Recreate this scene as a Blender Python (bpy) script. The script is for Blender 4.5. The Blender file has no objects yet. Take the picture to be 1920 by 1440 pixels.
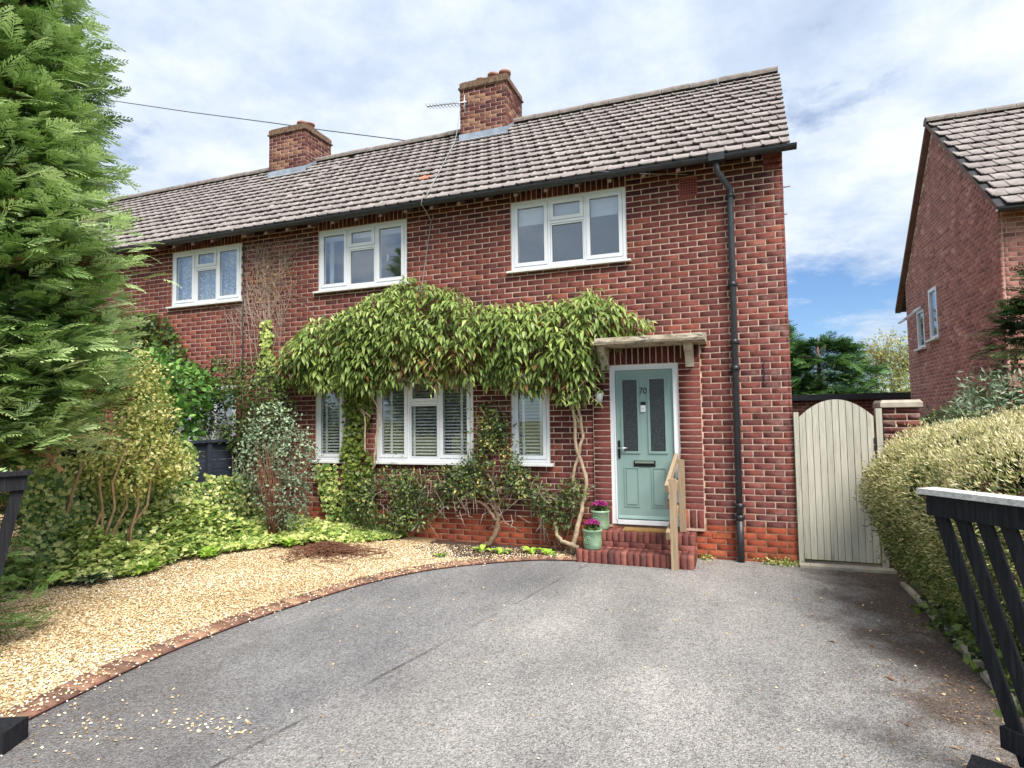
import bpy, math, random
import numpy as np
from mathutils import Matrix, Vector
random.seed(7)
RNG = np.random.default_rng(7)
R = math.radians
SC = bpy.context.scene
COL = SC.collection

# ------------------------------------------------------------------ camera
CAM = np.array([-0.643, -7.729, 1.732])
YAW, PITCH, ROLL = 0.3547, 0.0577, -0.01375
fw = Vector((-math.sin(YAW) * math.cos(PITCH), math.cos(YAW) * math.cos(PITCH), math.sin(PITCH)))
rt = Vector((math.cos(YAW), math.sin(YAW), 0))
up = rt.cross(fw)
r2 = rt * math.cos(ROLL) + up * math.sin(ROLL)
u2 = up * math.cos(ROLL) - rt * math.sin(ROLL)
cd = bpy.data.cameras.new('camera')
cd.sensor_width = 36
cd.lens = 36 * 1120 / 1920
cd.clip_end = 2000
cam = bpy.data.objects.new('camera', cd)
COL.objects.link(cam)
m = Matrix((r2, u2, -fw)).transposed().to_4x4()
m.translation = Vector(CAM)
cam.matrix_world = m
SC.camera = cam

# ------------------------------------------------------------------ sky and sun
SUN_EL, SUN_AZ = R(52), R(132)      # azimuth measured clockwise from +Y
w = bpy.data.worlds.new('World')
SC.world = w
w.use_nodes = True
nt = w.node_tree
nt.nodes.clear()
N, LK = nt.nodes.new, nt.links.new
out = N('ShaderNodeOutputWorld')
bg = N('ShaderNodeBackground')
bg.inputs[1].default_value = 0.1
LK(bg.outputs[0], out.inputs[0])
sky = N('ShaderNodeTexSky')
sky.sky_type = 'NISHITA'
sky.sun_disc = False
sky.sun_elevation = SUN_EL
sky.sun_rotation = SUN_AZ
sky.dust_density = 0.6
tc = N('ShaderNodeTexCoord')
sep = N('ShaderNodeSeparateXYZ')
LK(tc.outputs['Generated'], sep.inputs[0])
def mth(op, a, b=None, c=None, clamp=False):
    n = N('ShaderNodeMath'); n.operation = op; n.use_clamp = clamp
    for i, v in enumerate((a, b, c)):
        if v is None: continue
        if isinstance(v, (int, float)): n.inputs[i].default_value = v
        else: LK(v, n.inputs[i])
    return n.outputs[0]
den = mth('ADD', mth('MAXIMUM', sep.outputs[2], 0.0), 0.22)
cx = mth('DIVIDE', sep.outputs[0], den)
cy = mth('DIVIDE', sep.outputs[1], den)
cmb = N('ShaderNodeCombineXYZ')
LK(cx, cmb.inputs[0]); LK(cy, cmb.inputs[1])
def wnoise(scale, det, rough, off):
    mp = N('ShaderNodeMapping'); LK(cmb.outputs[0], mp.inputs[0]); mp.inputs['Location'].default_value = off
    n = N('ShaderNodeTexNoise'); n.inputs['Scale'].default_value = scale; n.inputs['Detail'].default_value = det
    n.inputs['Roughness'].default_value = rough
    LK(mp.outputs[0], n.inputs[0]); return n.outputs[0]
def ramp(fac, stops, tree_new=None, link=None):
    n = (tree_new or N)('ShaderNodeValToRGB'); e = n.color_ramp.elements
    while len(e) < len(stops): e.new(0.5)
    for i, (p, c) in enumerate(stops):
        e[i].position = p; e[i].color = tuple(c[:3]) + (1,)
    (link or LK)(fac, n.inputs[0]); return n.outputs[0]
n1 = wnoise(1.5, 9, 0.62, (3.1, 1.7, 0))
n2 = wnoise(4.6, 8, 0.6, (0.4, 5.2, 2))
n3 = wnoise(0.9, 3, 0.5, (7.4, 2.2, 5))
el = mth('MULTIPLY', mth('SUBTRACT', sep.outputs[2], 0.06), 1.6, clamp=True)
cov = mth('ADD', mth('ADD', mth('MULTIPLY', n1, 1.0), mth('MULTIPLY', n2, 0.35)), mth('MINIMUM', mth('MULTIPLY', el, 1.1), 0.27))
gz = mth('DIVIDE', mth('SUBTRACT', sep.outputs[2], 0.19), 0.085)
cov = mth('SUBTRACT', cov, mth('MULTIPLY', mth('EXPONENT', mth('MULTIPLY', mth('MULTIPLY', gz, gz), -1.0)), mth('MULTIPLY', n3, 0.46)))
covr = ramp(cov, [(0.66, (0, 0, 0)), (0.86, (1, 1, 1))])
shade = mth('ADD', mth('MULTIPLY', n3, 0.6), mth('MULTIPLY', n2, 0.45))
ccol = ramp(shade, [(0.32, (2.9, 3.7, 5.0)), (0.5, (4.2, 4.95, 6.1)), (0.64, (6.2, 6.6, 7.2))])
mix = N('ShaderNodeMixRGB')
LK(covr, mix.inputs[0])
skm = N('ShaderNodeMixRGB'); skm.blend_type = 'MULTIPLY'; skm.inputs[0].default_value = 1
LK(sky.outputs[0], skm.inputs[1]); skm.inputs[2].default_value = (0.62, 0.78, 1.0, 1)
LK(skm.outputs[0], mix.inputs[1]); LK(ccol, mix.inputs[2])
LK(mix.outputs[0], bg.inputs[0])
sd = bpy.data.lights.new('sun', 'SUN')
sd.energy = 4.0
sd.angle = R(36)
sd.color = (1.0, 0.955, 0.89)
sun = bpy.data.objects.new('sun', sd)
COL.objects.link(sun)
to_sun = Vector((math.sin(SUN_AZ) * math.cos(SUN_EL), math.cos(SUN_AZ) * math.cos(SUN_EL), math.sin(SUN_EL)))
sun.rotation_euler = (-to_sun).to_track_quat('-Z', 'Y').to_euler()
sun.location = (0, -20, 30)
SC.render.engine = 'CYCLES'
SC.view_settings.view_transform = 'Standard'
SC.view_settings.look = 'None'
SC.view_settings.exposure = 0.68
SC.view_settings.gamma = 1.0
SC.cycles.use_denoising = True
SC.cycles.max_bounces = 5
SC.cycles.diffuse_bounces = 3
SC.cycles.use_adaptive_sampling = True
SC.cycles.adaptive_threshold = 0.02
SC.cycles.transparent_max_bounces = 12

# ------------------------------------------------------------------ materials
def s2l(r, g, b, k=1.0):
    f = lambda c: ((c / 255 + 0.055) / 1.055) ** 2.4 if c > 10 else c / 255 / 12.92
    return (f(r) * k, f(g) * k, f(b) * k)
class MT:
    def __init__(s, name, rough=0.7, spec=0.3):
        s.m = bpy.data.materials.new(name); s.m.use_nodes = True
        s.t = s.m.node_tree; s.n = s.t.nodes.new; s.l = s.t.links.new
        s.b = s.t.nodes['Principled BSDF']
        s.b.inputs['Roughness'].default_value = rough
        s.b.inputs['Specular IOR Level'].default_value = spec
        s.o = s.t.nodes['Material Output']
        s._pos = None
    @property
    def pos(s):
        if s._pos is None:
            s._pos = s.n('ShaderNodeNewGeometry').outputs['Position']
        return s._pos
    def noise(s, scale, det=4, rough=0.55, vec=None, stretch=None, off=None):
        v = vec or s.pos
        if stretch or off:
            mp = s.n('ShaderNodeMapping'); s.l(v, mp.inputs[0])
            if stretch: mp.inputs['Scale'].default_value = stretch
            if off: mp.inputs['Location'].default_value = off
            v = mp.outputs[0]
        n = s.n('ShaderNodeTexNoise'); n.inputs['Scale'].default_value = scale
        n.inputs['Detail'].default_value = det; n.inputs['Roughness'].default_value = rough
        s.l(v, n.inputs[0]); return n.outputs[0]
    def voro(s, scale, out='Color', vec=None):
        n = s.n('ShaderNodeTexVoronoi'); n.inputs['Scale'].default_value = scale
        s.l(vec or s.pos, n.inputs['Vector']); return n.outputs[out]
    def attr(s, name='tint'):
        a = s.n('ShaderNodeAttribute'); a.attribute_name = name; return a.outputs['Fac']
    def ramp(s, fac, stops):
        return ramp(fac, stops, s.n, s.l)
    def mix(s, fac, a, b, mode='MIX'):
        n = s.n('ShaderNodeMixRGB'); n.blend_type = mode
        for i, v in ((0, fac), (1, a), (2, b)):
            if isinstance(v, (int, float)): n.inputs[i].default_value = v
            elif isinstance(v, (tuple, list)): n.inputs[i].default_value = tuple(v[:3]) + (1,)
            else: s.l(v, n.inputs[i])
        return n.outputs[0]
    def math(s, op, a, b=None, clamp=False):
        n = s.n('ShaderNodeMath'); n.operation = op; n.use_clamp = clamp
        for i, v in enumerate((a, b)):
            if v is None: continue
            if isinstance(v, (int, float)): n.inputs[i].default_value = v
            else: s.l(v, n.inputs[i])
        return n.outputs[0]
    def sep(s):
        n = s.n('ShaderNodeSeparateXYZ'); s.l(s.pos, n.inputs[0]); return n.outputs
    def color(s, c):
        if isinstance(c, tuple): s.b.inputs['Base Color'].default_value = c[:3] + (1,)
        else: s.l(c, s.b.inputs['Base Color'])
    def bump(s, h, dist=0.005, strength=0.6):
        n = s.n('ShaderNodeBump'); n.inputs['Distance'].default_value = dist; n.inputs['Strength'].default_value = strength
        s.l(h, n.inputs['Height']); s.l(n.outputs[0], s.b.inputs['Normal'])
def plain(name, col, rough=0.6, var=0.12, scale=9, spec=0.3, bump=0.0, metal=0.0):
    t = MT(name, rough, spec)
    n = t.noise(scale, 5)
    lo = tuple(x * (1 - var) for x in col); hi = tuple(min(1, x * (1 + var)) for x in col)
    t.color(t.ramp(n, [(0.32, lo), (0.68, hi)]))
    if bump: t.bump(t.noise(scale * 6, 4), bump, 0.5)
    t.b.inputs['Metallic'].default_value = metal
    return t.m
def brick_mat(name, stops, soot=0.0, bloom=0.0):
    t = MT(name, 0.85, 0.2)
    c = t.ramp(t.attr(), stops)
    n = t.noise(26, 6, 0.65)
    c = t.mix(0.75, c, t.ramp(n, [(0.3, (0.62, 0.6, 0.6)), (0.7, (1.3, 1.28, 1.25))]), 'MULTIPLY')
    st = t.noise(2.2, 3, off=(4, 2, 1))
    c = t.mix(0.7, c, t.ramp(st, [(0.3, (0.78, 0.76, 0.78)), (0.72, (1.2, 1.15, 1.1))]), 'MULTIPLY')
    sk = t.noise(5.0, 5, 0.6, stretch=(1.0, 1.0, 0.09), off=(1, 1, 7))
    c = t.mix(0.6, c, t.ramp(sk, [(0.32, (0.76, 0.74, 0.74)), (0.62, (1.12, 1.10, 1.08))]), 'MULTIPLY')
    if bloom:
        xo = t.sep()
        near = t.math('MULTIPLY', t.math('ADD', xo[0], 1.1), 0.55, clamp=True)
        bl = t.math('MULTIPLY', t.ramp(t.noise(5.5, 6, 0.7, off=(9, 0, 3)), [(0.5, (0, 0, 0)), (0.72, (1, 1, 1))]), near)
        c = t.mix(t.math('MULTIPLY', bl, bloom), c, (0.42, 0.33, 0.29))
    t.color(c)
    t.bump(t.noise(120, 4), 0.002, 0.6)
    return t.m
def leaf_mat(name, stops, trans=0.25, rough=0.5, spec=0.35, patch=0.0, pscale=1.6):
    t = MT(name, rough, spec)
    f = t.attr()
    if patch:
        f = t.math('ADD', f, t.math('MULTIPLY', t.math('SUBTRACT', t.noise(pscale, 3), 0.5), patch), clamp=True)
    c = t.ramp(f, stops)
    t.color(c)
    tr = t.n('ShaderNodeBsdfTranslucent'); t.l(c, tr.inputs[0])
    mx = t.n('ShaderNodeMixShader'); mx.inputs[0].default_value = trans
    t.l(t.b.outputs[0], mx.inputs[1]); t.l(tr.outputs[0], mx.inputs[2]); t.l(mx.outputs[0], t.o.inputs[0])
    return t.m
M = {}
M['brick'] = brick_mat('red_brick', [(0.0, s2l(82, 49, 49)), (0.2, s2l(95, 54, 51)), (0.5, s2l(108, 60, 55)), (0.75, s2l(118, 66, 58)), (0.92, s2l(136, 80, 66)), (1.0, s2l(164, 110, 90))], bloom=0.55)
M['brick_n'] = brick_mat('neighbour_brick', [(0.0, s2l(132, 90, 84)), (0.3, s2l(158, 110, 102)), (0.7, s2l(176, 124, 113)), (1.0, s2l(200, 156, 140))])
M['plinth'] = brick_mat('orange_plinth_brick', [(0.0, s2l(112, 58, 46)), (0.4, s2l(138, 68, 50)), (0.8, s2l(158, 82, 58)), (1.0, s2l(174, 104, 72))])
M['chimney_brick'] = brick_mat('weathered_chimney_brick', [(0.0, s2l(70, 40, 42)), (0.5, s2l(92, 52, 50)), (1.0, s2l(132, 100, 80))])
M['step_brick'] = brick_mat('step_brick', [(0.0, s2l(92, 62, 60)), (0.3, s2l(114, 70, 65)), (0.8, s2l(130, 80, 72)), (1.0, s2l(146, 96, 86))])
M['edging'] = brick_mat('edging_brick', [(0.0, s2l(112, 90, 80)), (0.5, s2l(142, 108, 92)), (1.0, s2l(166, 138, 114))])
def mortar(name, col):
    t = MT(name, 0.95, 0.1)
    t.color(t.mix(0.9, t.mix(0.9, col, t.ramp(t.noise(1.6, 5, .65), [(0.35, (0.78, 0.74, 0.72)), (0.6, (1.08, 1.08, 1.08))]), 'MULTIPLY'), t.ramp(t.noise(14, 5), [(0.3, (0.72, 0.68, 0.66)), (0.7, (1.15, 1.15, 1.15))]), 'MULTIPLY'))
    t.bump(t.noise(200, 3), 0.002, 0.5); return t.m
M['mortar'] = mortar('cream_mortar', s2l(210, 184, 166))
M['plinth_mortar'] = mortar('tan_mortar', s2l(168, 138, 112))
M['step_mortar'] = mortar('dark_step_mortar', s2l(120, 84, 76))
def tile_mat():
    t = MT('weathered_roof_tile', 0.85, 0.2)
    c = t.ramp(t.attr(), [(0.0, s2l(134, 128, 126)), (0.35, s2l(152, 144, 141)), (0.8, s2l(168, 160, 156)), (0.965, s2l(180, 172, 167)), (0.975, s2l(200, 132, 104)), (1.0, s2l(206, 140, 112))])
    n = t.noise(7, 7, 0.7)
    c = t.mix(0.8, c, t.ramp(n, [(0.32, (0.66, 0.64, 0.63)), (0.62, (1.15, 1.13, 1.13))]), 'MULTIPLY')
    sp = t.ramp(t.noise(34, 4, 0.7, off=(3, 3, 3)), [(0.62, (0, 0, 0)), (0.72, (1, 1, 1))])
    c = t.mix(t.math('MULTIPLY', sp, 0.55), c, (0.10, 0.085, 0.075))
    lich = t.ramp(t.noise(3.0, 6, 0.7, off=(8, 1, 4)), [(0.6, (0, 0, 0)), (0.72, (1, 1, 1))])
    c = t.mix(t.math('MULTIPLY', lich, 0.35), c, (0.46, 0.40, 0.36))
    t.color(c); t.bump(t.noise(90, 4), 0.003, 0.6); return t.m
M['tile'] = tile_mat()
M['tile_edge'] = plain('shaded_mossy_tile_edge', (0.05, 0.042, 0.036), 0.95, 0.5, 30)  # near-black tail edges: shade between the rows painted in, along with moss
M['ridge'] = plain('ridge_tile_clay', s2l(130, 121, 114), 0.9, 0.35, 8, bump=0.004)
M['white'] = plain('white_upvc', (0.80, 0.82, 0.84), 0.32, 0.03, 3, 0.45)
M['white_worn'] = plain('white_sill_paint', (0.76, 0.76, 0.74), 0.5, 0.1, 8)
M['gasket'] = plain('grey_gasket', (0.16, 0.17, 0.18), 0.6, 0.1)
M['black_pipe'] = plain('black_plastic', (0.024, 0.026, 0.031), 0.42, 0.25, 12, 0.5)
M['grey_pipe'] = plain('dark_grey_plastic', (0.045, 0.05, 0.058), 0.4, 0.2, 12, 0.5)
def concrete():
    t = MT('weathered_concrete', 0.9, 0.2)
    c = t.ramp(t.noise(5, 6, 0.7), [(0.3, s2l(160, 146, 124)), (0.7, s2l(206, 194, 172))])
    st = t.ramp(t.noise(11, 8, 0.8, stretch=(0.6, 0.8, 2.2)), [(0.49, (0, 0, 0)), (0.58, (1, 1, 1))])
    c = t.mix(t.math('MULTIPLY', st, 0.85), c, (0.07, 0.063, 0.055))
    t.color(c); t.bump(t.noise(60, 5), 0.006, 0.8); return t.m
M['concrete'] = concrete()
M['stone'] = plain('pale_stone', s2l(176, 166, 150), 0.9, 0.2, 7, bump=0.004)
M['render'] = plain('bracket_stone', s2l(196, 186, 168), 0.9, 0.22, 9, bump=0.003)
M['door'] = plain('sage_green_door', s2l(136, 161, 154), 0.45, 0.05, 3, 0.4)
M['chrome'] = plain('chrome', (0.62, 0.64, 0.66), 0.22, 0.05, 3, 0.5, metal=1.0)
M['dark_metal'] = plain('dark_metal', (0.03, 0.03, 0.032), 0.4, 0.2)
M['black_plastic'] = plain('gloss_black', (0.01, 0.01, 0.012), 0.2, 0.1)
M['number'] = plain('brushed_number', s2l(62, 80, 76), 0.4, 0.05)
M['frost'] = plain('obscure_glass', (0.035, 0.042, 0.045), 0.12, 0.45, 60, 0.5, bump=0.004)
def glass():
    t = MT('window_glass', 0.0)
    tr = t.n('ShaderNodeBsdfTransparent'); tr.inputs[0].default_value = (0.95, 0.97, 0.97, 1)
    gl = t.n('ShaderNodeBsdfGlossy'); gl.inputs['Roughness'].default_value = 0.0; gl.inputs[0].default_value = (0.92, 0.95, 0.98, 1)
    nb = t.n('ShaderNodeBump'); nb.inputs['Distance'].default_value = 0.002; nb.inputs['Strength'].default_value = 0.25
    t.l(t.noise(1.3, 2), nb.inputs['Height']); t.l(nb.outputs[0], gl.inputs['Normal'])
    fr = t.n('ShaderNodeFresnel'); gm = t.n('ShaderNodeNewGeometry'); ni = 2.25
    iv_ = t.math('ADD', ni, t.math('MULTIPLY', gm.outputs['Backfacing'], 1 / ni - ni)); t.l(iv_, fr.inputs[0])   # same pane reflectance on both faces
    mx = t.n('ShaderNodeMixShader')
    t.l(fr.outputs[0], mx.inputs[0]); t.l(tr.outputs[0], mx.inputs[1]); t.l(gl.outputs[0], mx.inputs[2]); t.l(mx.outputs[0], t.o.inputs[0])
    return t.m
M['glass'] = glass()
M['interior'] = plain('room_paint', (0.5, 0.5, 0.5), 0.9, 0.05)
M['blind'] = plain('white_blind', (0.84, 0.85, 0.85), 0.6, 0.04)
M['roller'] = plain('pale_roller_blind', (0.66, 0.70, 0.74), 0.8, 0.04)
def net():
    t = MT('lace_net_curtain', 0.9)
    c = t.ramp(t.noise(30, 4, 0.7), [(0.5, s2l(205, 210, 220)), (0.66, (0.9, 0.9, 0.92))]); t.color(c)
    tr = t.n('ShaderNodeBsdfTransparent'); mx = t.n('ShaderNodeMixShader')
    t.l(t.ramp(t.noise(30, 4, 0.7), [(0.4, (0.6,) * 3), (0.6, (0.97,) * 3)]), mx.inputs[0])
    t.l(tr.outputs[0], mx.inputs[1]); t.l(t.b.outputs[0], mx.inputs[2]); t.l(mx.outputs[0], t.o.inputs[0]); return t.m
M['net'] = net()
def wood(name, a, b, streak=(0.3, 0.28, 0.25), axis=2, knots=True):
    t = MT(name, 0.85, 0.15)
    st = [1, 1, 1]
    for i in range(3): st[i] = 0.05 if i == axis else 1.0
    g = t.noise(70, 5, 0.6, stretch=tuple(st))
    c = t.ramp(g, [(0.3, a), (0.65, b)])
    g2 = t.ramp(t.noise(22, 6, 0.7, stretch=tuple(0.12 if i == axis else 1.0 for i in range(3)), off=(2, 7, 1)), [(0.58, (0, 0, 0)), (0.72, (1, 1, 1))])
    c = t.mix(t.math('MULTIPLY', g2, 0.55), c, streak)
    c = t.mix(0.5, c, t.ramp(t.attr(), [(0, (0.8, 0.8, 0.8)), (1, (1.15, 1.15, 1.15))]), 'MULTIPLY')
    t.color(c); t.bump(g, 0.003, 0.5); return t.m
M['gate_wood'] = wood('silvered_gate_wood', s2l(178, 173, 156), s2l(204, 199, 183), s2l(104, 99, 86))
M['rail_wood'] = wood('new_softwood', s2l(146, 124, 98), s2l(176, 156, 130), s2l(108, 84, 62))
M['black_wood'] = wood('black_stained_wood', (0.011, 0.011, 0.013), (0.028, 0.028, 0.032), (0.07, 0.07, 0.075))
M['worn_cap'] = wood('bleached_cap_wood', s2l(168, 166, 160), s2l(215, 213, 208), (0.05, 0.05, 0.05), axis=1)
M['fence_blue'] = wood('dark_slate_fence', s2l(44, 50, 60), s2l(60, 66, 78), s2l(34, 38, 46), axis=1)
M['bark'] = plain('bark', s2l(112, 92, 74), 0.95, 0.35, 22, bump=0.006)
M['pale_bark'] = plain('pale_vine_bark', s2l(176, 156, 130), 0.95, 0.25, 18, bump=0.004)
M['tan_bark'] = plain('tan_bark', s2l(164, 136, 104), 0.95, 0.3, 20, bump=0.005)
M['twig_dry'] = plain('dry_twig', s2l(186, 166, 152), 0.95, 0.2, 20)
M['twig_brown'] = plain('brown_twig', s2l(122, 84, 66), 0.95, 0.35, 14)
M['lead'] = plain('lead_flashing', s2l(150, 160, 172), 0.6, 0.2, 5, bump=0.003)
M['pot_clay'] = plain('terracotta_pot', s2l(150, 106, 90), 0.85, 0.3, 9)
M['lichen_cap'] = plain('lichened_corbel', s2l(116, 94, 78), 0.95, 0.5, 22, bump=0.006)
M['alu'] = plain('aluminium', (0.5, 0.5, 0.52), 0.4, 0.1, metal=1.0)
M['cable'] = plain('pale_cable', (0.34, 0.33, 0.32), 0.6, 0.05)
M['wire'] = plain('black_wire', (0.05, 0.055, 0.06), 0.6, 0.05)
def glaze():
    t = MT('celadon_glaze', 0.18, 0.5)
    c = t.ramp(t.noise(9, 4), [(0.3, s2l(112, 142, 112)), (0.7, s2l(156, 182, 150))]); t.color(c); return t.m
M['glaze'] = glaze()
M['soil'] = plain('dark_soil', s2l(78, 64, 54), 0.95, 0.4, 30, bump=0.01)
M['mat_coir'] = plain('coir_mat', s2l(152, 116, 72), 0.98, 0.3, 60, bump=0.008)
M['terracotta'] = plain('airbrick_clay', s2l(138, 70, 62), 0.85, 0.15, 20)
M['dark_hole'] = plain('airbrick_hole', (0.012, 0.01, 0.01), 0.95, 0.1)
M['felt'] = plain('roof_felt', (0.05, 0.05, 0.052), 0.9, 0.2, 12)
M['fascia'] = plain('painted_fascia', s2l(120, 96, 84), 0.8, 0.2, 10)
M['lamp_glass'] = plain('lantern_glass', (0.55, 0.56, 0.55), 0.15, 0.1, 5)

# ------------------------------------------------------------------ mesh helpers
W = {}
def props(o, label=None, cat=None, group=None, kind=None):
    if label: o['label'] = label
    if cat: o['category'] = cat
    if group: o['group'] = group
    if kind: o['kind'] = kind
    return o
def empty(name, loc, label=None, cat=None, group=None, parent=None):
    o = bpy.data.objects.new(name, None); o.empty_display_size = 0.2
    COL.objects.link(o); W[o.name] = np.array(loc, float)
    if parent is not None:
        o.parent = parent; o.location = W[o.name] - W[parent.name]
    else: o.location = loc
    return props(o, label, cat, group)
def link(o, origin, parent):
    COL.objects.link(o); W[o.name] = np.array(origin, float)
    if parent is not None:
        o.parent = parent; o.location = W[o.name] - W[parent.name]
    else: o.location = tuple(origin)
    return o
def np_mesh(name, V, faces, mats, tint=None, midx=None, smooth=False):
    """faces: list of int arrays (m,k)"""
    me = bpy.data.meshes.new(name)
    V = np.asarray(V, np.float32)
    me.vertices.add(len(V)); me.vertices.foreach_set('co', V.ravel())
    loops = np.concatenate([f.ravel() for f in faces]).astype(np.int32)
    ks = np.concatenate([np.full(len(f), f.shape[1], np.int32) for f in faces])
    st = np.concatenate([[0], np.cumsum(ks)[:-1]]).astype(np.int32)
    me.loops.add(len(loops)); me.loops.foreach_set('vertex_index', loops)
    me.polygons.add(len(ks)); me.polygons.foreach_set('loop_start', st); me.polygons.foreach_set('loop_total', ks)
    if midx is not None: me.polygons.foreach_set('material_index', np.asarray(midx, np.int32))
    if smooth: me.polygons.foreach_set('use_smooth', np.ones(len(ks), bool))
    for mt in (mats if isinstance(mats, (list, tuple)) else [mats]): me.materials.append(mt)
    if tint is not None:
        a = me.attributes.new('tint', 'FLOAT', 'FACE'); a.data.foreach_set('value', np.asarray(tint, np.float32))
    me.update(calc_edges=True)
    return me
def np_obj(name, V, faces, mats, parent=None, tint=None, midx=None, smooth=False, **kw):
    V = np.asarray(V, float)
    o0 = np.array([(V[:, 0].min() + V[:, 0].max()) / 2, (V[:, 1].min() + V[:, 1].max()) / 2, V[:, 2].min()])
    me = np_mesh(name, V - o0, faces, mats, tint, midx, smooth)
    o = link(bpy.data.objects.new(name, me), o0, parent)
    return props(o, **kw)
class MB:
    def __init__(s): s.v = []; s.f = []; s.m = []; s.t = []; s.sm = []
    def add(s, vs, fs, m=0, t=None, sm=False):
        b = len(s.v); s.v += [tuple(map(float, v)) for v in vs]
        t = random.random() if t is None else t
        for f in fs: s.f.append(tuple(b + i for i in f)); s.m.append(m); s.t.append(t); s.sm.append(sm)
        return s
    BF = [(0, 3, 2, 1), (4, 5, 6, 7), (0, 1, 5, 4), (1, 2, 6, 5), (2, 3, 7, 6), (3, 0, 4, 7)]
    def box(s, a, b, m=0, t=None):
        (x0, y0, z0), (x1, y1, z1) = [min(p, q) for p, q in zip(a, b)], [max(p, q) for p, q in zip(a, b)]
        return s.add([(x0, y0, z0), (x1, y0, z0), (x1, y1, z0), (x0, y1, z0), (x0, y0, z1), (x1, y0, z1), (x1, y1, z1), (x0, y1, z1)], s.BF, m, t)
    def bar(s, p, q, wd, ht, m=0, t=None, upv=(0, 0, 1)):
        p, q = Vector(p), Vector(q); d = (q - p).normalized(); u = Vector(upv)
        sd_ = d.cross(u)
        if sd_.length < 1e-4: sd_ = Vector((1, 0, 0))
        sd_.normalize(); u = sd_.cross(d)
        vs = []
        for e in (p, q):
            for a, b in ((-1, -1), (1, -1), (1, 1), (-1, 1)): vs.append(e + sd_ * a * wd / 2 + u * b * ht / 2)
        return s.add(vs, [(0, 1, 2, 3), (7, 6, 5, 4), (0, 4, 5, 1), (1, 5, 6, 2), (2, 6, 7, 3), (3, 7, 4, 0)], m, t)
    def tube(s, pts, rad, n=8, m=0, t=None, cap=True, sm=True):
        P = [Vector(p) for p in pts]
        if not hasattr(rad, '__len__'): rad = [rad] * len(P)
        vs, fs = [], []; ref = None
        for i, p in enumerate(P):
            d = (P[min(i + 1, len(P) - 1)] - P[max(i - 1, 0)]).normalized()
            if ref is None: ref = d.orthogonal().normalized()
            ref = (ref - d * ref.dot(d))
            ref = ref.normalized() if ref.length > 1e-5 else d.orthogonal().normalized()
            b2 = d.cross(ref)
            for k in range(n):
                a = 2 * math.pi * k / n; vs.append(p + (ref * math.cos(a) + b2 * math.sin(a)) * rad[i])
        for i in range(len(P) - 1):
            for k in range(n): fs.append((i * n + k, i * n + (k + 1) % n, (i + 1) * n + (k + 1) % n, (i + 1) * n + k))
        if cap: fs += [tuple(range(n - 1, -1, -1)), tuple((len(P) - 1) * n + k for k in range(n))]
        return s.add(vs, fs, m, t, sm)
    def lathe(s, prof, c, n=20, m=0, t=None, sm=True):
        vs = []; fs = []
        for r, z in prof:
            for k in range(n):
                a = 2 * math.pi * k / n; vs.append((c[0] + r * math.cos(a), c[1] + r * math.sin(a), c[2] + z))
        for i in range(len(prof) - 1):
            for k in range(n): fs.append((i * n + k, i * n + (k + 1) % n, (i + 1) * n + (k + 1) % n, (i + 1) * n + k))
        return s.add(vs, fs, m, t, sm)
    def prism(s, poly, d, m=0, t=None):
        """poly: list of 3D points, d: extrusion vector"""
        n = len(poly); P = [Vector(p) for p in poly]; D = Vector(d)
        return s.add(P + [p + D for p in P], [tuple(range(n)), tuple(range(2 * n - 1, n - 1, -1))] + [((i + 1) % n, i, n + i, n + (i + 1) % n) for i in range(n)], m, t)
    def build(s, name, mats, parent=None, **kw):
        V = np.array(s.v)
        o0 = np.array([(V[:, 0].min() + V[:, 0].max()) / 2, (V[:, 1].min() + V[:, 1].max()) / 2, V[:, 2].min()])
        me = bpy.data.meshes.new(name); me.from_pydata((V - o0).tolist(), [], s.f)
        for mt in (mats if isinstance(mats, (list, tuple)) else [mats]): me.materials.append(mt)
        me.polygons.foreach_set('material_index', s.m); me.polygons.foreach_set('use_smooth', s.sm)
        a = me.attributes.new('tint', 'FLOAT', 'FACE'); a.data.foreach_set('value', s.t)
        me.update()
        return props(link(bpy.data.objects.new(name, me), o0, parent), **kw)
def scatter(TV, TF, pos, rot, scl, tint, jit=0.0, tm=None):
    """TV (k,3); TF (m,c); pos (n,3); rot (n,3,3) columns = local axes; scl (n,) or (n,3)"""
    n, k = len(pos), len(TV)
    scl = np.asarray(scl, float)
    if scl.ndim == 1: scl = np.repeat(scl[:, None], 3, 1)
    L = TV[None] * scl[:, None, :]
    V = np.einsum('nij,nkj->nki', rot, L) + pos[:, None]
    F = (TF[None] + (np.arange(n) * k)[:, None, None]).reshape(-1, TF.shape[1])
    T = np.repeat(tint, len(TF))
    if jit: T = np.clip(T + RNG.normal(0, jit, len(T)), 0, 1)
    mi = np.tile(tm, n) if tm is not None else None
    return V.reshape(-1, 3), F, T, mi
def frames(d, nrm):
    d = d / (np.linalg.norm(d, axis=1, keepdims=True) + 1e-9)
    z = nrm - d * np.sum(nrm * d, 1, keepdims=True)
    l = np.linalg.norm(z, axis=1, keepdims=True)
    z = np.where(l < 1e-3, np.cross(d, [[0.3, 0.5, 0.8]]), z)
    z = z / (np.linalg.norm(z, axis=1, keepdims=True) + 1e-9)
    y = np.cross(z, d)
    return np.stack([d, y, z], axis=2)
def rnd_dir(n):
    v = RNG.normal(size=(n, 3)); return v / np.linalg.norm(v, axis=1, keepdims=True)
def inpoly(P, poly):
    x, y = P[:, 0], P[:, 1]; ins = np.zeros(len(P), bool); n = len(poly)
    for i in range(n):
        x1, y1 = poly[i]; x2, y2 = poly[(i + 1) % n]
        c = ((y1 > y) != (y2 > y)) & (x < (x2 - x1) * (y - y1) / (y2 - y1 + 1e-12) + x1)
        ins ^= c
    return ins
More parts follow.
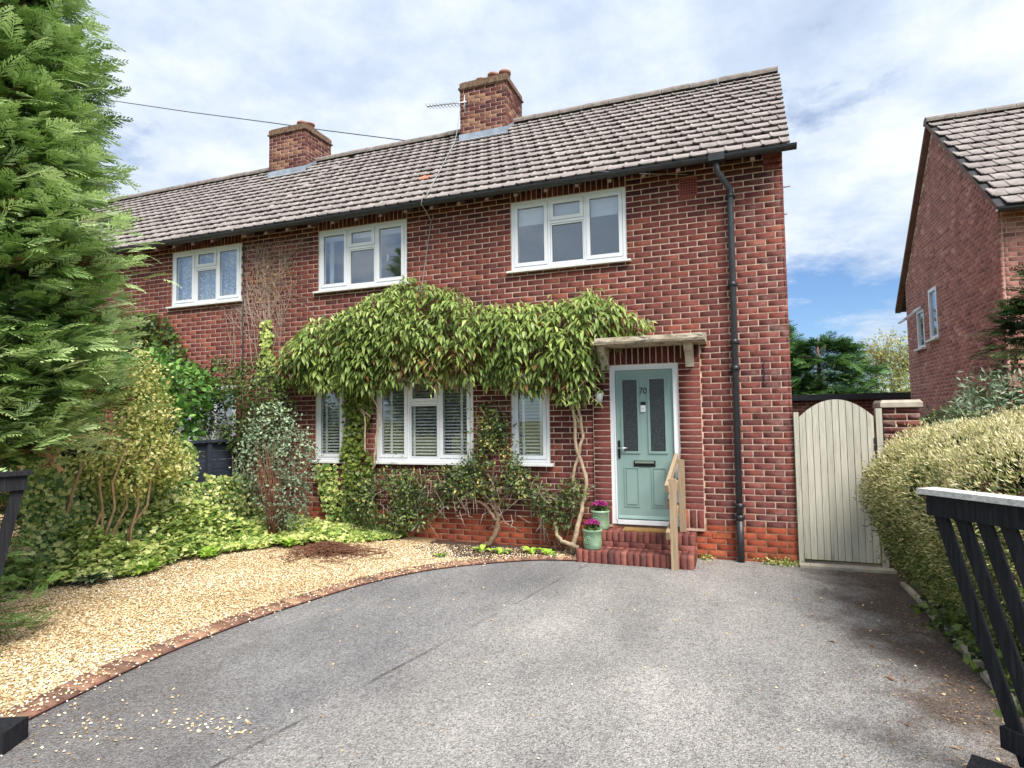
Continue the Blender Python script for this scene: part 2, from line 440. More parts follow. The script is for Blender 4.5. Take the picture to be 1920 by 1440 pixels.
def samp(poly, n):
    poly = np.array(poly); lo, hi = poly.min(0), poly.max(0); o = np.zeros((0, 2))
    while len(o) < n:
        p = RNG.uniform(lo, hi, (n * 2, 2)); o = np.concatenate([o, p[inpoly(p, poly)]])
    return o[:n]
def vnoise(P, s, seed=0):
    """cheap smooth pseudo noise, -1..1"""
    P = np.asarray(P) * s; a = np.zeros(len(P)); r = np.random.default_rng(100 + seed)
    for i in range(5):
        k = r.normal(size=P.shape[1]) * (1 + 0.5 * i); a += np.sin(P @ k + r.uniform(0, 6.28)) / (1 + 0.3 * i)
    return a / 3.2

# ------------------------------------------------------------------ ground
def sheet(name, poly, z, mat, **kw):
    mb = MB(); mb.add([(x, y, z) for x, y in poly], [tuple(range(len(poly)))]); return mb.build(name, mat, **kw)
def ground_mat():
    t = MT('rough_ground', 0.95, 0.1)
    t.color(t.ramp(t.noise(3, 6), [(0.3, s2l(82, 84, 48)), (0.7, s2l(124, 122, 72))])); t.bump(t.noise(40, 5), 0.02); return t.m
def asphalt_mat():
    t = MT('worn_asphalt', 0.9, 0.25)
    xyz = t.sep()
    base = t.ramp(t.noise(0.75, 5, 0.6, off=(1.2, 3.4, 0)), [(0.30, s2l(128, 126, 126)), (0.5, s2l(143, 141, 139)), (0.70, s2l(158, 155, 152))])
    # two lays of tarmac meet at a seam: the older, paler one on the house-door side
    sx = t.math('SUBTRACT', xyz[0], t.math('ADD', -2.38, t.math('MULTIPLY', t.math('ADD', xyz[1], 1.03), 0.18)))
    wob = t.math('MULTIPLY', t.math('SUBTRACT', t.noise(2.2, 6, 0.65), 0.5), 0.5)
    sd_ = t.math('ADD', sx, wob)
    side = t.math('ADD', t.math('MULTIPLY', sd_, 1.4), 0.35, clamp=True)
    base = t.mix(0.9, base, t.mix(side, (0.93, 0.94, 0.97), (1.25, 1.23, 1.20)), 'MULTIPLY')
    wear = t.ramp(t.noise(0.9, 6, 0.7, stretch=(1.6, 0.45, 1), off=(5, 1, 0)), [(0.35, (0.82, 0.82, 0.82)), (0.65, (1.14, 1.13, 1.12))])
    base = t.mix(0.9, base, wear, 'MULTIPLY')
    ck = t.math('SUBTRACT', 1.0, t.math('MULTIPLY', t.math('ABSOLUTE', t.math('ADD', sx, t.math('MULTIPLY', wob, 0.12))), 42.0), clamp=True)
    ck = t.math('MULTIPLY', ck, t.ramp(t.noise(1.9, 4, off=(3, 9, 0)), [(0.42, (0, 0, 0)), (0.6, (1, 1, 1))]))
    base = t.mix(t.math('MULTIPLY', ck, 0.75), base, (0.035, 0.032, 0.03))
    chips = t.ramp(t.voro(88, 'Color'), [(0.05, (0.42, 0.42, 0.43)), (0.5, (0.95, 0.95, 0.95)), (0.95, (1.5, 1.48, 1.44))])
    c = t.mix(0.85, base, chips, 'MULTIPLY')
    fine = t.ramp(t.noise(160, 3, 0.7), [(0.38, (0.35, 0.35, 0.36)), (0.56, (1.18, 1.17, 1.16))])
    c = t.mix(0.75, c, fine, 'MULTIPLY')
    # moss and leaf dirt: a band beside the hedge with a ragged edge
    d = t.math('ADD', t.math('SUBTRACT', xyz[0], -0.02), t.math('MULTIPLY', t.math('SUBTRACT', t.noise(1.7, 6, 0.65), 0.5), 2.2))
    dirt = t.math('MULTIPLY', d, 1.7, clamp=True)
    dirtc = t.ramp(t.noise(34, 5, 0.7), [(0.35, s2l(50, 40, 36)), (0.6, s2l(92, 76, 66)), (0.75, s2l(142, 116, 92))])
    c = t.mix(t.math('MULTIPLY', dirt, 0.85), c, dirtc)
    dl = t.math('MULTIPLY', t.math('ADD', t.math('SUBTRACT', -3.7, xyz[0]), t.math('ADD', t.math('MULTIPLY', t.math('SUBTRACT', -4.3, xyz[1]), 0.8), t.math('MULTIPLY', t.math('SUBTRACT', t.noise(2.4, 6, 0.65, off=(2, 2, 0)), 0.5), 2.4))), 1.2, clamp=True)
    c = t.mix(t.math('MULTIPLY', dl, 0.28), c, dirtc)
    t.color(c)
    t.bump(t.math('ADD', t.voro(105, 'Distance'), t.noise(60, 4)), 0.008, 0.8); return t.m
def gravel_mat():
    t = MT('gravel_bed', 0.9, 0.2)
    c = t.ramp(t.voro(70, 'Color'), [(0.1, s2l(150, 118, 80)), (0.45, s2l(206, 176, 128)), (0.9, s2l(232, 210, 170))])
    t.color(t.mix(0.8, c, t.ramp(t.voro(70, 'Distance'), [(0.2, (1.1,) * 3), (0.75, (0.35,) * 3)]), 'MULTIPLY'))
    t.bump(t.voro(70, 'Distance'), 0.012, 0.9); return t.m
sheet('ground', [(-400, -300), (400, -300), (400, 700), (-400, 700)], -0.03, ground_mat(), kind='structure')
EDGE = [(-2.50, -0.50), (-3.0, -0.62), (-3.58, -1.0), (-4.02, -1.42), (-4.30, -1.85), (-4.50, -2.35), (-4.62, -2.85), (-4.74, -3.45), (-4.80, -4.1), (-4.79, -4.6), (-4.73, -5.1), (-4.66, -5.6), (-4.6, -6.4), (-4.6, -9.0)]
def smooth_path(P, n=8):
    P = [np.array(p, float) for p in P]; o = []
    for i in range(len(P) - 1):
        a, b, c, d = P[max(i - 1, 0)], P[i], P[i + 1], P[min(i + 2, len(P) - 1)]
        for k in range(n):
            t = k / n
            o.append(0.5 * (2 * b + (c - a) * t + (2 * a - 5 * b + 4 * c - d) * t * t + (3 * b - a - 3 * c + d) * t ** 3))
    o.append(P[-1]); return np.array(o)
EP = smooth_path(EDGE)
drive = sheet('driveway', [tuple(p) for p in EP] + [(1.0, -9.0), (1.0, 0.05), (-2.5, 0.05)], 0.0, asphalt_mat(), kind='structure')
def mound(x, y):
    """garden ground rises a little toward the fence and the left part of the wall"""
    a = np.clip((-6.2 - x) / 1.6, 0, 1) * np.clip((y + 3.6) / 2.2, 0, 1)
    b = np.clip((y + 0.9) / 0.9, 0, 1) * np.clip((-4.6 - x) / 1.5, 0, 1)
    return 0.13 * np.maximum(a, b)
gx = np.concatenate([np.arange(-13.5, -2.3, 0.22)]); gy = np.arange(-9.0, 0.12, 0.2)
GV = []; GF = []
X, Y = np.meshgrid(gx, gy); Z = 0.004 + mound(X, Y)
# keep only quads on the gravel side of the edging
left_of = np.interp(gy, EP[::-1, 1], EP[::-1, 0])
nx = len(gx)
Xc = np.minimum(X, np.where(gy < -0.5, left_of, -2.3)[:, None] - 0.02)
GVv = np.stack([Xc.ravel(), Y.ravel(), Z.ravel()], 1)
q = [(j * nx + i, j * nx + i + 1, (j + 1) * nx + i + 1, (j + 1) * nx + i) for j in range(len(gy) - 1) for i in range(nx - 1) if Xc[j, i + 1] - Xc[j, i] > 1e-3 or Xc[j + 1, i + 1] - Xc[j + 1, i] > 1e-3]
gravel_bed = np_obj('gravel_path', GVv, [np.array(q)], gravel_mat(), smooth=True, kind='structure')
soil = sheet('flower_bed_soil_ground', [(-4.2, -0.95), (-3.55, -0.86), (-3.0, -0.52), (-2.5, -0.40), (-2.5, 0.02), (-5.2, 0.02), (-5.0, -0.35)], 0.012, M['soil'], kind='structure')
soil.name = 'soil'
# gravel stones
STV = np.array([(1, 0, -.25), (-1, 0, -.25), (0, 1, -.25), (0, -1, -.25), (0, 0, 1)], float)
STF = np.array([(0, 2, 4), (2, 1, 4), (1, 3, 4), (3, 0, 4)])   # bedded stones: upper faces only
def stones(name, P, lo, hi, z, mat, tint, **kw):
    n = len(P); s = RNG.uniform(lo, hi, (n, 3)); s[:, 2] *= 0.6
    pos = np.column_stack([P, z]); rot = frames(rnd_dir(n) * [1, 1, 0.3], rnd_dir(n) * .7 + [0, 0, 2.0])
    V, F, T, _ = scatter(STV, STF, pos, rot, s, tint, 0.05)
    V = V + RNG.normal(0, 0.0012, V.shape)
    return np_obj(name, V, [F], mat, tint=T, **kw)
poly = [tuple(p) for p in EP[4:-8]] + [(-4.75, -6.2), (-7.2, -6.2), (-9.4, -3.6), (-8.3, -3.0), (-7.9, -1.6), (-7.2, -0.4), (-2.55, -0.1)]
P = samp(poly, 84000)
far = np.linalg.norm(P - CAM[:2], axis=1)
P = P[RNG.random(len(P)) < np.clip(1.35 - far / 14, 0.3, 1)]
bed = inpoly(P, [(-4.0, -0.85), (-3.5, -0.8), (-2.5, -0.4), (-2.5, 0.02), (-4.6, 0.02)])
P = P[~bed | (RNG.random(len(P)) < 0.25)]
patch = vnoise(P, 1.3, 3)
M['stone_g'] = leaf_mat('golden_gravel', [(0, s2l(104, 82, 66)), (0.12, s2l(150, 116, 84)), (0.3, s2l(190, 158, 114)), (0.6, s2l(216, 190, 146)), (0.85, s2l(232, 215, 182)), (1, s2l(240, 234, 222))], 0.0, 0.8)
stones('gravel', P, 0.005, 0.0125, 0.010 + mound(P[:, 0], P[:, 1]) + RNG.uniform(0, 0.008, len(P)), M['stone_g'], np.clip(RNG.beta(2.2, 1.6, len(P)) + 0.20 * patch, 0, 1),
       label='golden pea gravel spread beside the driveway', cat='gravel', kind='stuff')
# stray stones on the drive along the edging and in the near corner
k = RNG.integers(0, len(EP) - 14, 1500)
P1 = EP[k] + RNG.normal(-.06, .11, (1500, 1)) * np.array([[1.0, -0.3]]) + RNG.normal(0, 0.03, (1500, 2))
P2 = np.concatenate([RNG.normal((-3.55, -5.0), (0.20, 0.07), (55, 2)), RNG.normal((-4.25, -5.3), (0.40, 0.22), (110, 2)), samp([(-4.6, -6), (-4.6, -2), (0.6, -1), (0.6, -6)], 110)])
P = np.concatenate([P1, P2])
stones('stray_gravel', P, 0.005, 0.013, np.where(np.arange(len(P)) < 1500, 0.034, 0.008), M['stone_g'], RNG.beta(2.5, 1.3, len(P)), label='loose gravel stones scattered on the asphalt', cat='gravel', kind='stuff')
# brick edging along the gravel
BOXV = np.array([(x, y, z) for x in (-.5, .5) for y in (-.5, .5) for z in (-.5, .5)], float)
def jbox(j=0.03):
    """brick blank: slightly worn box, 24 triangles, with chamfered top"""
    v = [(-.5, -.5, -.5), (.5, -.5, -.5), (.5, .5, -.5), (-.5, .5, -.5), (-.5, -.5, .36), (.5, -.5, .36), (.5, .5, .36), (-.5, .5, .36), (-.46, -.44, .5), (.46, -.44, .5), (.46, .44, .5), (-.46, .44, .5)]
    v = np.array(v) + RNG.normal(0, j * 0.3, (12, 3)) * [1, 1, 0.6]
    f = np.array([(0, 1, 5, 4), (1, 2, 6, 5), (2, 3, 7, 6), (3, 0, 4, 7), (4, 5, 9, 8), (5, 6, 10, 9), (6, 7, 11, 10), (7, 4, 8, 11), (8, 9, 10, 11)])
    return v, f
def brick_variants(name, size, mat, n=14):
    o = []
    for i in range(n):
        v, f = jbox(); t = RNG.random()
        o.append(np_mesh(name, v * size, [f], mat, np.full(len(f), t)))
    return o
kerb_base = MB()
seg = np.linalg.norm(np.diff(EP, axis=0), axis=1); cum = np.concatenate([[0], np.cumsum(seg)])
edging = None
bv = brick_variants('edging_brick', (0.098, 0.205, 0.06), M['edging'])
NB = int(min(cum[-1], 9.3) / 0.108)
base = []
for i in range(NB + 1):
    s_ = i * 0.108; px_, py_ = np.interp(s_, cum, EP[:, 0]), np.interp(s_, cum, EP[:, 1])
    qx, qy = np.interp(s_ + .05, cum, EP[:, 0]), np.interp(s_ + .05, cum, EP[:, 1]); a = math.atan2(qy - py_, qx - px_)
    base.append((px_, py_, a))
mb = MB(); nv = []
for x, y, a in base: nv += [(x - math.sin(a) * 0.12, y + math.cos(a) * 0.12, 0.016), (x + math.sin(a) * 0.12, y - math.cos(a) * 0.12, 0.016)]
mb.add(nv, [(2 * i, 2 * i + 1, 2 * i + 3, 2 * i + 2) for i in range(len(base) - 1)])
edging = mb.build('brick_kerb', M['step_mortar'], kind='structure')
for i, (x, y, a) in enumerate(base):
    o = bpy.data.objects.new('brick', bv[i % len(bv)]); link(o, (x, y, .002 + random.uniform(-.010, .004)), edging)
    o.rotation_euler = (random.uniform(-.03, .03), random.uniform(-.03, .03), a + random.uniform(-.04, .04))
# concrete edging strip by the hedge
for y0, y1, x in ((-0.62, -1.3, 0.90), (-1.34, -2.05, 0.885), (-2.3, -2.75, 0.86), (-2.9, -3.3, 0.84)):
    mb = MB(); mb.box((x - .025, y1, -0.02), (x + .025, y0, 0.045 + random.uniform(-.015, .01))); o = mb.build('kerb_stone', M['stone'], kind='structure')

# ------------------------------------------------------------------ brickwork
J = 0.0138
CH = 0.075
BT_F = np.array([(0, 1, 3, 2), (4, 6, 7, 5), (0, 4, 5, 1), (2, 3, 7, 6), (1, 5, 7, 3)])
# unit brick: x length, y outward, z height; outward face at y=+.5
def brick_arrays(B, o, du, n, off):
    """B rows: u0,u1,z0,z1,proud"""
    B = np.array(B); k = len(B)
    c = np.array(o)[None] + np.array(du)[None] * ((B[:, 0] + B[:, 1]) / 2)[:, None] + np.array([0, 0, 1.0])[None] * ((B[:, 2] + B[:, 3]) / 2)[:, None] + np.array(n)[None] * (off + B[:, 4])[:, None]
    rot = np.repeat(np.stack([du, n, (0, 0, 1)], 1)[None].astype(float), k, 0)
    scl = np.stack([B[:, 1] - B[:, 0], np.full(k, 0.03), B[:, 3] - B[:, 2]], 1)
    return c, rot, scl
def lay(L0, L1, z0, z1, openings, zmax=None, phase=0):
    out = []
    k0 = 0; nC = int(round((z1 - z0) / CH + 0.499))
    for k in range(nC):
        zb = z0 + k * CH; zt = min(zb + CH - J, z1)
        if zt - zb < 0.02: continue
        u = 0.0 if (k + phase) % 2 else -0.1125
        while u < L1:
            a, b = max(u, L0), min(u + 0.225 - J, L1); u += 0.225
            if b - a < 0.025: continue
            iv = [(a, b)]
            for (p, q, zl, zh) in openings:
                if zh <= zb + 0.02 or zl >= zt - 0.02: continue
                nw = []
                for (c, d) in iv:
                    if q <= c or p >= d: nw.append((c, d)); continue
                    if p - c > 0.03: nw.append((c, p - J * .6))
                    if d - q > 0.03: nw.append((q + J * .6, d))
                iv = nw
            for (c, d) in iv:
                if zmax is not None and min(zmax(c), zmax(d)) < zt - 0.01: continue
                out.append((c, d, zb + random.uniform(-.001, .001), zt + random.uniform(-.0015, .0015), random.uniform(-.002, .002)))
    return out
def panel(mb, o, du, n, L0, L1, z0, z1, openings, back=0.0045, m=0):
    us = sorted({L0, L1} | {min(max(p, L0), L1) for op in openings for p in op[:2]}); zs = sorted({z0, z1} | {min(max(p, z0), z1) for op in openings for p in op[2:4]})
    o, du, n = np.array(o, float), np.array(du, float), np.array(n, float)
    pt = lambda u, z, d: o + du * u + np.array([0, 0, 1.0]) * z - n * d
    for i in range(len(us) - 1):
        for j in range(len(zs) - 1):
            uc, zc = (us[i] + us[i + 1]) / 2, (zs[j] + zs[j + 1]) / 2
            if any(p < uc < q and a < zc < b for p, q, a, b in openings): continue
            mb.add([pt(us[i], zs[j], back), pt(us[i + 1], zs[j], back), pt(us[i + 1], zs[j + 1], back), pt(us[i], zs[j + 1], back)], [(0, 1, 2, 3)], m)
    for p, q, a, b in openings:      # reveals
        if q <= L0 or p >= L1: continue
        for (u0, za), (u1, zb) in (((p, a), (p, b)), ((p, b), (q, b)), ((q, b), (q, a)), ((q, a), (p, a))):
            mb.add([pt(u0, za, back), pt(u1, zb, back), pt(u1, zb, 0.16), pt(u0, za, 0.16)], [(0, 1, 2, 3)], m)
class Bricks:
    """collects bricks of one house; nearest full ones become own objects"""
    def __init__(s): s.r = []
    def add(s, B, o, du, n, mat):
        if not len(B): return
        c, rot, scl = brick_arrays(B, o, du, n, -0.015)
        s.r.append((c, rot, scl, mat))
    def finish(s, wall, root, nmax=290, stuff_name='brickwork'):
        C = np.concatenate([r[0] for r in s.r]); Rr = np.concatenate([r[1] for r in s.r]); S = np.concatenate([r[2] for r in s.r])
        mt = sum([[r[3]] * len(r[0]) for r in s.r], [])
        full = (np.abs(S[:, 0] - (0.225 - J)) < 0.004) & (np.abs(S[:, 2] - (CH - J)) < 0.006)
        facing = np.sum((CAM - C) * Rr[:, :, 1], 1) > 0
        d = np.linalg.norm(C - CAM, axis=1) + np.where(full & facing, 0, 1e6)
        pick = np.argsort(d)[:nmax]; pick = pick[d[pick] < 1e5]
        isp = np.zeros(len(C), bool); isp[pick] = True
        TV = BOXV.copy()
        var = {}
        for mname in set(mt):
            var[mname] = []
            for i in range(18):
                v = BOXV + RNG.normal(0, 0.012, (8, 3)) * [0.35, 0.15, 1.0]
                var[mname].append(np_mesh('brick', v * (0.225 - J, 0.03, CH - J), [BT_F], M[mname], np.full(5, min(1, RNG.beta(2.0, 2.3)))))
        for i in pick:
            o = bpy.data.objects.new('brick', var[mt[i]][RNG.integers(18)]); link(o, C[i], wall)
            o.rotation_euler = Matrix(Rr[i].tolist()).to_euler()
        for mname in sorted(set(mt)):
            sel = np.array([m_ == mname for m_ in mt]) & ~isp
            if not sel.any(): continue
            tint = np.clip(RNG.beta(2.0, 2.3, sel.sum()), 0, 1)
            V, F, T, _ = scatter(BOXV, BT_F, C[sel], Rr[sel], S[sel], tint)
            V = V + RNG.normal(0, 0.0011, V.shape)
            np_obj('plinth_brickwork' if mname == 'plinth' else stuff_name, V, [F], M[mname], parent=root, tint=T, kind='stuff')
# roof tiles
TW, TG, TL = 0.205, 0.293, 0.335
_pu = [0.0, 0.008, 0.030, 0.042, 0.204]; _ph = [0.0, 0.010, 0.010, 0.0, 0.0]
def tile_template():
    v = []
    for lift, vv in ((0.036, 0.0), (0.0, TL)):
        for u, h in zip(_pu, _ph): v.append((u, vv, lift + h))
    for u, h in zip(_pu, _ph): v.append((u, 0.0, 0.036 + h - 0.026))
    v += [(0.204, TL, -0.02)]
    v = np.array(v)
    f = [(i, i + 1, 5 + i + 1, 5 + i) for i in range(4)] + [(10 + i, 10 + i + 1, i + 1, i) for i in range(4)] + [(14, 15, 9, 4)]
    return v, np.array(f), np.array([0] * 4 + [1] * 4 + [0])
TLV, TLF, TLM = tile_template()
def tile_slope(roof, root, xa, xb, eave, ridge, nmax, verge=None, seed=1):
    """eave, ridge: (y,z). rows of interlocking tiles, laid broken bond"""
    e = np.array([0, eave[0], eave[1]]); r = np.array([0, ridge[0], ridge[1]]); L = np.linalg.norm(r - e); d = (r - e) / L
    nrm = np.array([0, -d[2], d[1]]); nr = int(L / TG) + 1; g = L / nr
    C = []
    for k in range(nr):
        x = xb - TW
        if not k % 2: C.append((xb - TW * .5 + (0.0 if verge is None else verge * k / nr), k, 0.5)); x = xb - TW * 1.5
        shift = 0.0 if verge is None else verge * k / nr
        while x > xa - TW * .5:
            C.append((x + shift, k, 1.0)); x -= TW
    C = np.array(C)
    pos = e[None] + d[None] * (C[:, 1] * g)[:, None]; pos[:, 0] = C[:, 0]
    pos += nrm * 0.012 + RNG.normal(0, 0.0014, pos.shape)
    yawj = RNG.normal(0, 0.004, len(pos))
    X_ = np.stack([np.cos(yawj), np.sin(yawj) * d[1], np.sin(yawj) * d[2]], 1)
    rot = frames(X_, np.repeat(nrm[None], len(pos), 0) + RNG.normal(0, 0.012, (len(pos), 3)))
    tint = np.clip(.25 + .5 * RNG.beta(2, 2, len(pos)), 0, 0.96); tint = np.where(RNG.random(len(pos)) < 0.0012, 0.99, tint)
    pat = vnoise(pos[:, [0, 2]], 0.9, seed); tint = np.where(tint < .965, np.clip(tint + 0.12 * pat, 0, .95), tint)
    TS = np.stack([C[:, 2], np.ones(len(C)), np.ones(len(C))], 1)
    dd = np.linalg.norm(pos - CAM, axis=1); pick = np.argsort(dd)[:nmax]; isp = np.zeros(len(pos), bool); isp[pick] = True
    var = []
    for t in (0.05, 0.15, 0.25, 0.35, 0.45, 0.55, 0.65, 0.75, 0.85, 0.94, 0.99):
        v = TLV + RNG.normal(0, 0.0015, TLV.shape)
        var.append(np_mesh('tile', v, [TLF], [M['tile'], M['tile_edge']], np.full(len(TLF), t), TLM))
    for i in pick:
        o = bpy.data.objects.new('tile', var[min(int(tint[i] * 10), 9)] if tint[i] < .97 else var[10]); link(o, pos[i], roof)
        o.rotation_euler = Matrix(rot[i].tolist()).to_euler(); o.scale = (C[i, 2], 1, 1)
    s_ = ~isp
    if s_.any():
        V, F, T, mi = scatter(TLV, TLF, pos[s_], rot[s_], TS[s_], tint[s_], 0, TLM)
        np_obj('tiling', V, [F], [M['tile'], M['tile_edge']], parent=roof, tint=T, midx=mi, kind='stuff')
    return L
def ridge_tiles(roof, xa, xb, y, z):
    n = int((xb - xa) / 0.45); ln = (xb - xa) / n
    prof = [(math.cos(a) * 0.125, math.sin(a) * 0.105 - 0.02) for a in np.linspace(-0.2, math.pi + 0.2, 9)]
    for i in range(n):
        mb = MB(); x0 = xa + i * ln; x1 = x0 + ln - 0.008; lift = random.uniform(-.004, .006)
        vs = [(x, y + py_, z + pz + lift) for x in (x0, x1) for py_, pz in prof]
        mb.add(vs, [(k, k + 1, 9 + k + 1, 9 + k) for k in range(8)] + [tuple(range(9)), tuple(range(17, 8, -1))], sm=False)
        mb.build('ridge_tile', M['ridge'], roof)

# ------------------------------------------------------------------ windows
def window(root, x0, x1, z0, z1, y=0.0, lights=3, fan=0.34, cover=None, n=(0, -1, 0), sill=0.07, slim=False, handle=None):
    """uPVC casement window in a wall facing -Y; outer frame face at y+.012"""
    wn = empty('window', ((x0 + x1) / 2, y, z0), parent=root)
    F, D = 0.045, 0.06
    ya, yb = y + 0.012, y + 0.012 + D
    fr = MB()
    fr.box((x0, ya, z0), (x0 + F, yb, z1)); fr.box((x1 - F, ya, z0), (x1, yb, z1))
    fr.box((x0 + F, ya + .001, z1 - F), (x1 - F, yb, z1)); fr.box((x0 + F, ya + .001, z0), (x1 - F, yb, z0 + F))
    ix0, ix1, iz0, iz1 = x0 + F, x1 - F, z0 + F, z1 - F
    wl = (ix1 - ix0) / lights
    cells = []
    for i in range(lights):
        a, b = ix0 + i * wl, ix0 + (i + 1) * wl
        if i: fr.box((a - .016, ya + .002, iz0), (a + .016, yb, iz1))
        a2, b2 = a + (.016 if i else 0), b - (.016 if i < lights - 1 else 0)
        if lights == 3 and i == 1 and fan:
            zt = iz1 - (iz1 - iz0) * fan
            fr.box((a2, ya + .003, zt - .018), (b2, yb, zt + .018))
            cells.append((a2, b2, zt + .018, iz1, True)); cells.append((a2, b2, iz0, zt - .018, False))
        else: cells.append((a2, b2, iz0, iz1, lights == 3 or slim is False))
    fr.build('frame', M['white'], wn)
    for (a, b, c, d, opening) in cells:
        t_ = 0.052 if opening else 0.022
        yo = ya - 0.010 if opening else ya + 0.012
        s_ = MB(); e = 0.004
        s_.box((a + e, yo, c + e), (a + t_, yb - .01, d - e)); s_.box((b - t_, yo, c + e), (b - e, yb - .01, d - e))
        s_.box((a + t_, yo + .001, c + e), (b - t_, yb - .01, c + t_)); s_.box((a + t_, yo + .001, d - t_), (b - t_, yb - .01, d - e))
        sash = s_.build('sash', M['white'], wn)
        g = MB(); i_ = t_ - .006
        for (p, q, r, s) in ((a + i_, a + t_ + .007, c + i_, d - i_), (b - t_ - .007, b - i_, c + i_, d - i_), (a + i_, b - i_, c + i_, c + t_ + .007), (a + i_, b - i_, d - t_ - .007, d - i_)):
            g.box((p, yo + .012, r), (q, yo + .016, s))
        g.build('gasket', M['gasket'], wn)
        p = MB(); p.box((a + t_ - .008, yo + .018, c + t_ - .008), (b - t_ + .008, yo + .024, d - t_ + .008)); p.build('pane', M['glass'], wn)
    sl = MB(); sx0, sx1 = x0 - 0.055, x1 + 0.055
    sl.prism([(sx0, y + .01, z0 - .002), (sx0, y - sill, z0 - .016), (sx0, y - sill, z0 - .042), (sx0, y + .01, z0 - .042)], (sx1 - sx0, 0, 0)); sl.build('sill', M['white_worn'], wn)
    if handle is not None:
        h = MB(); hx, hz = handle; h.tube([(hx, yb + .03, hz + .06), (hx + .012, yb + .035, hz + .02), (hx, yb + .03, hz - .05)], .009, 6); h.build('handle', M['white'], wn)
    yi = yb + 0.045
    if cover == 'venetian':
        a, b = x0 + .02, x1 - .02; k = 0; z = z1 - 0.05
        sm_ = MB(); sm_.prism([(-.5, -.024, -.006), (-.5, 0, .004), (-.5, .024, .006), (-.5, 0, .001)], (1, 0, 0)); me = None
        zz = z
        while zz > z0 + 0.05:
            o = None
            if me is None:
                o = sm_.build('slat', M['blind'], wn); me = o.data; W[o.name] = np.array([(a + b) / 2, yi, zz])
                o.location = W[o.name] - W[wn.name]
            else:
                o = bpy.data.objects.new('slat', me); link(o, ((a + b) / 2, yi, zz), wn)
            o.scale = ((b - a), 1, 1); o.rotation_euler = (random.uniform(-.04, .04) + 0.26, random.uniform(-.002, .002), 0)
            zz -= 0.047
        nt_ = max(2, int(round((b - a) / 0.52)) + 1)
        for i in range(nt_):
            tx = a + (b - a) * (i + .5) / nt_
            t_ = MB(); t_.box((tx - .019, yi - .032, z0 + .03), (tx + .019, yi - .030, z1 - .03)); t_.build('ladder_tape', M['blind'], wn)
        t_ = MB(); t_.box((a, yi - .03, z1 - .06), (b, yi + .03, z1 - .01)); t_.build('headrail', M['blind'], wn)
    elif cover == 'roller':
        t_ = MB(); t_.box((x0 + .05, yi, z1 - 0.30), (x1 - .05, yi + .004, z1 - .02)); t_.box((x0 + .05, yi - .004, z1 - .315), (x1 - .05, yi + .006, z1 - .295)); t_.build('roller_blind', M['roller'], wn)
    elif cover == 'roller2':
        t_ = MB(); t_.box((x0 + .05, yi, z1 - 0.16), (x1 - .05, yi + .004, z1 - .02)); t_.build('roller_blind', M['roller'], wn)
        t_ = MB(); t_.box((x0 + .10, yi + .04, z0), (x0 + .17, yi + .06, z1)); t_.build('curtain', M['roller'], wn)
    elif cover == 'net':
        n_ = 60; vs = []
        for i in range(n_ + 1):
            x = x0 + .04 + (x1 - x0 - .08) * i / n_; dy = 0.018 * math.sin(i * 1.15) + .008 * math.sin(i * 2.7)
            vs += [(x, yi + dy, z0 + .02), (x, yi + dy * .8, z1 - .03)]
        t_ = MB(); t_.add(vs, [(2 * i, 2 * i + 2, 2 * i + 3, 2 * i + 1) for i in range(n_)], sm=True); t_.build('net_curtain', M['net'], wn)
    return wn

# ------------------------------------------------------------------ the semi-detached pair
DPC, EAVE_Z, WALL_TOP = 0.414, 4.88, 4.98
EAVE, RIDGE = (-0.25, 4.86), (3.0, 7.47)
REAR = 6.0
def soldier(x0, x1, z0, z1):
    n = max(1, int(round((x1 - x0) / 0.075))); wd = (x1 - x0) / n
    return [(-(x0 + (i + 1) * wd) + J * .5, -(x0 + i * wd) - J * .5, z0 + .004, z1 - .004, random.uniform(-.002, .003)) for i in range(n)]
def gutter(root, x0, x1, y, z, joints):
    g = MB(); prof = [(math.cos(a) * 0.058, math.sin(a) * 0.058) for a in np.linspace(math.pi, 2 * math.pi, 9)]
    prof2 = [(p * 0.9, q * 0.9) for p, q in prof[::-1]]; P = prof + prof2
    g.prism([(x0, y + p, z + q) for p, q in P], (x1 - x0, 0, 0)); go = g.build('gutter', M['black_pipe'], root)
    for jx in joints:
        c = MB(); P = [(p * 1.09, q * 1.09) for p, q in prof] + [(p * .95, q * .95) for p, q in prof[::-1]]
        c.prism([(jx - .022, y + p, z + q + .004) for p, q in P], (.044, 0, 0)); c.build('gutter_bracket', M['black_pipe'], go)
    return go
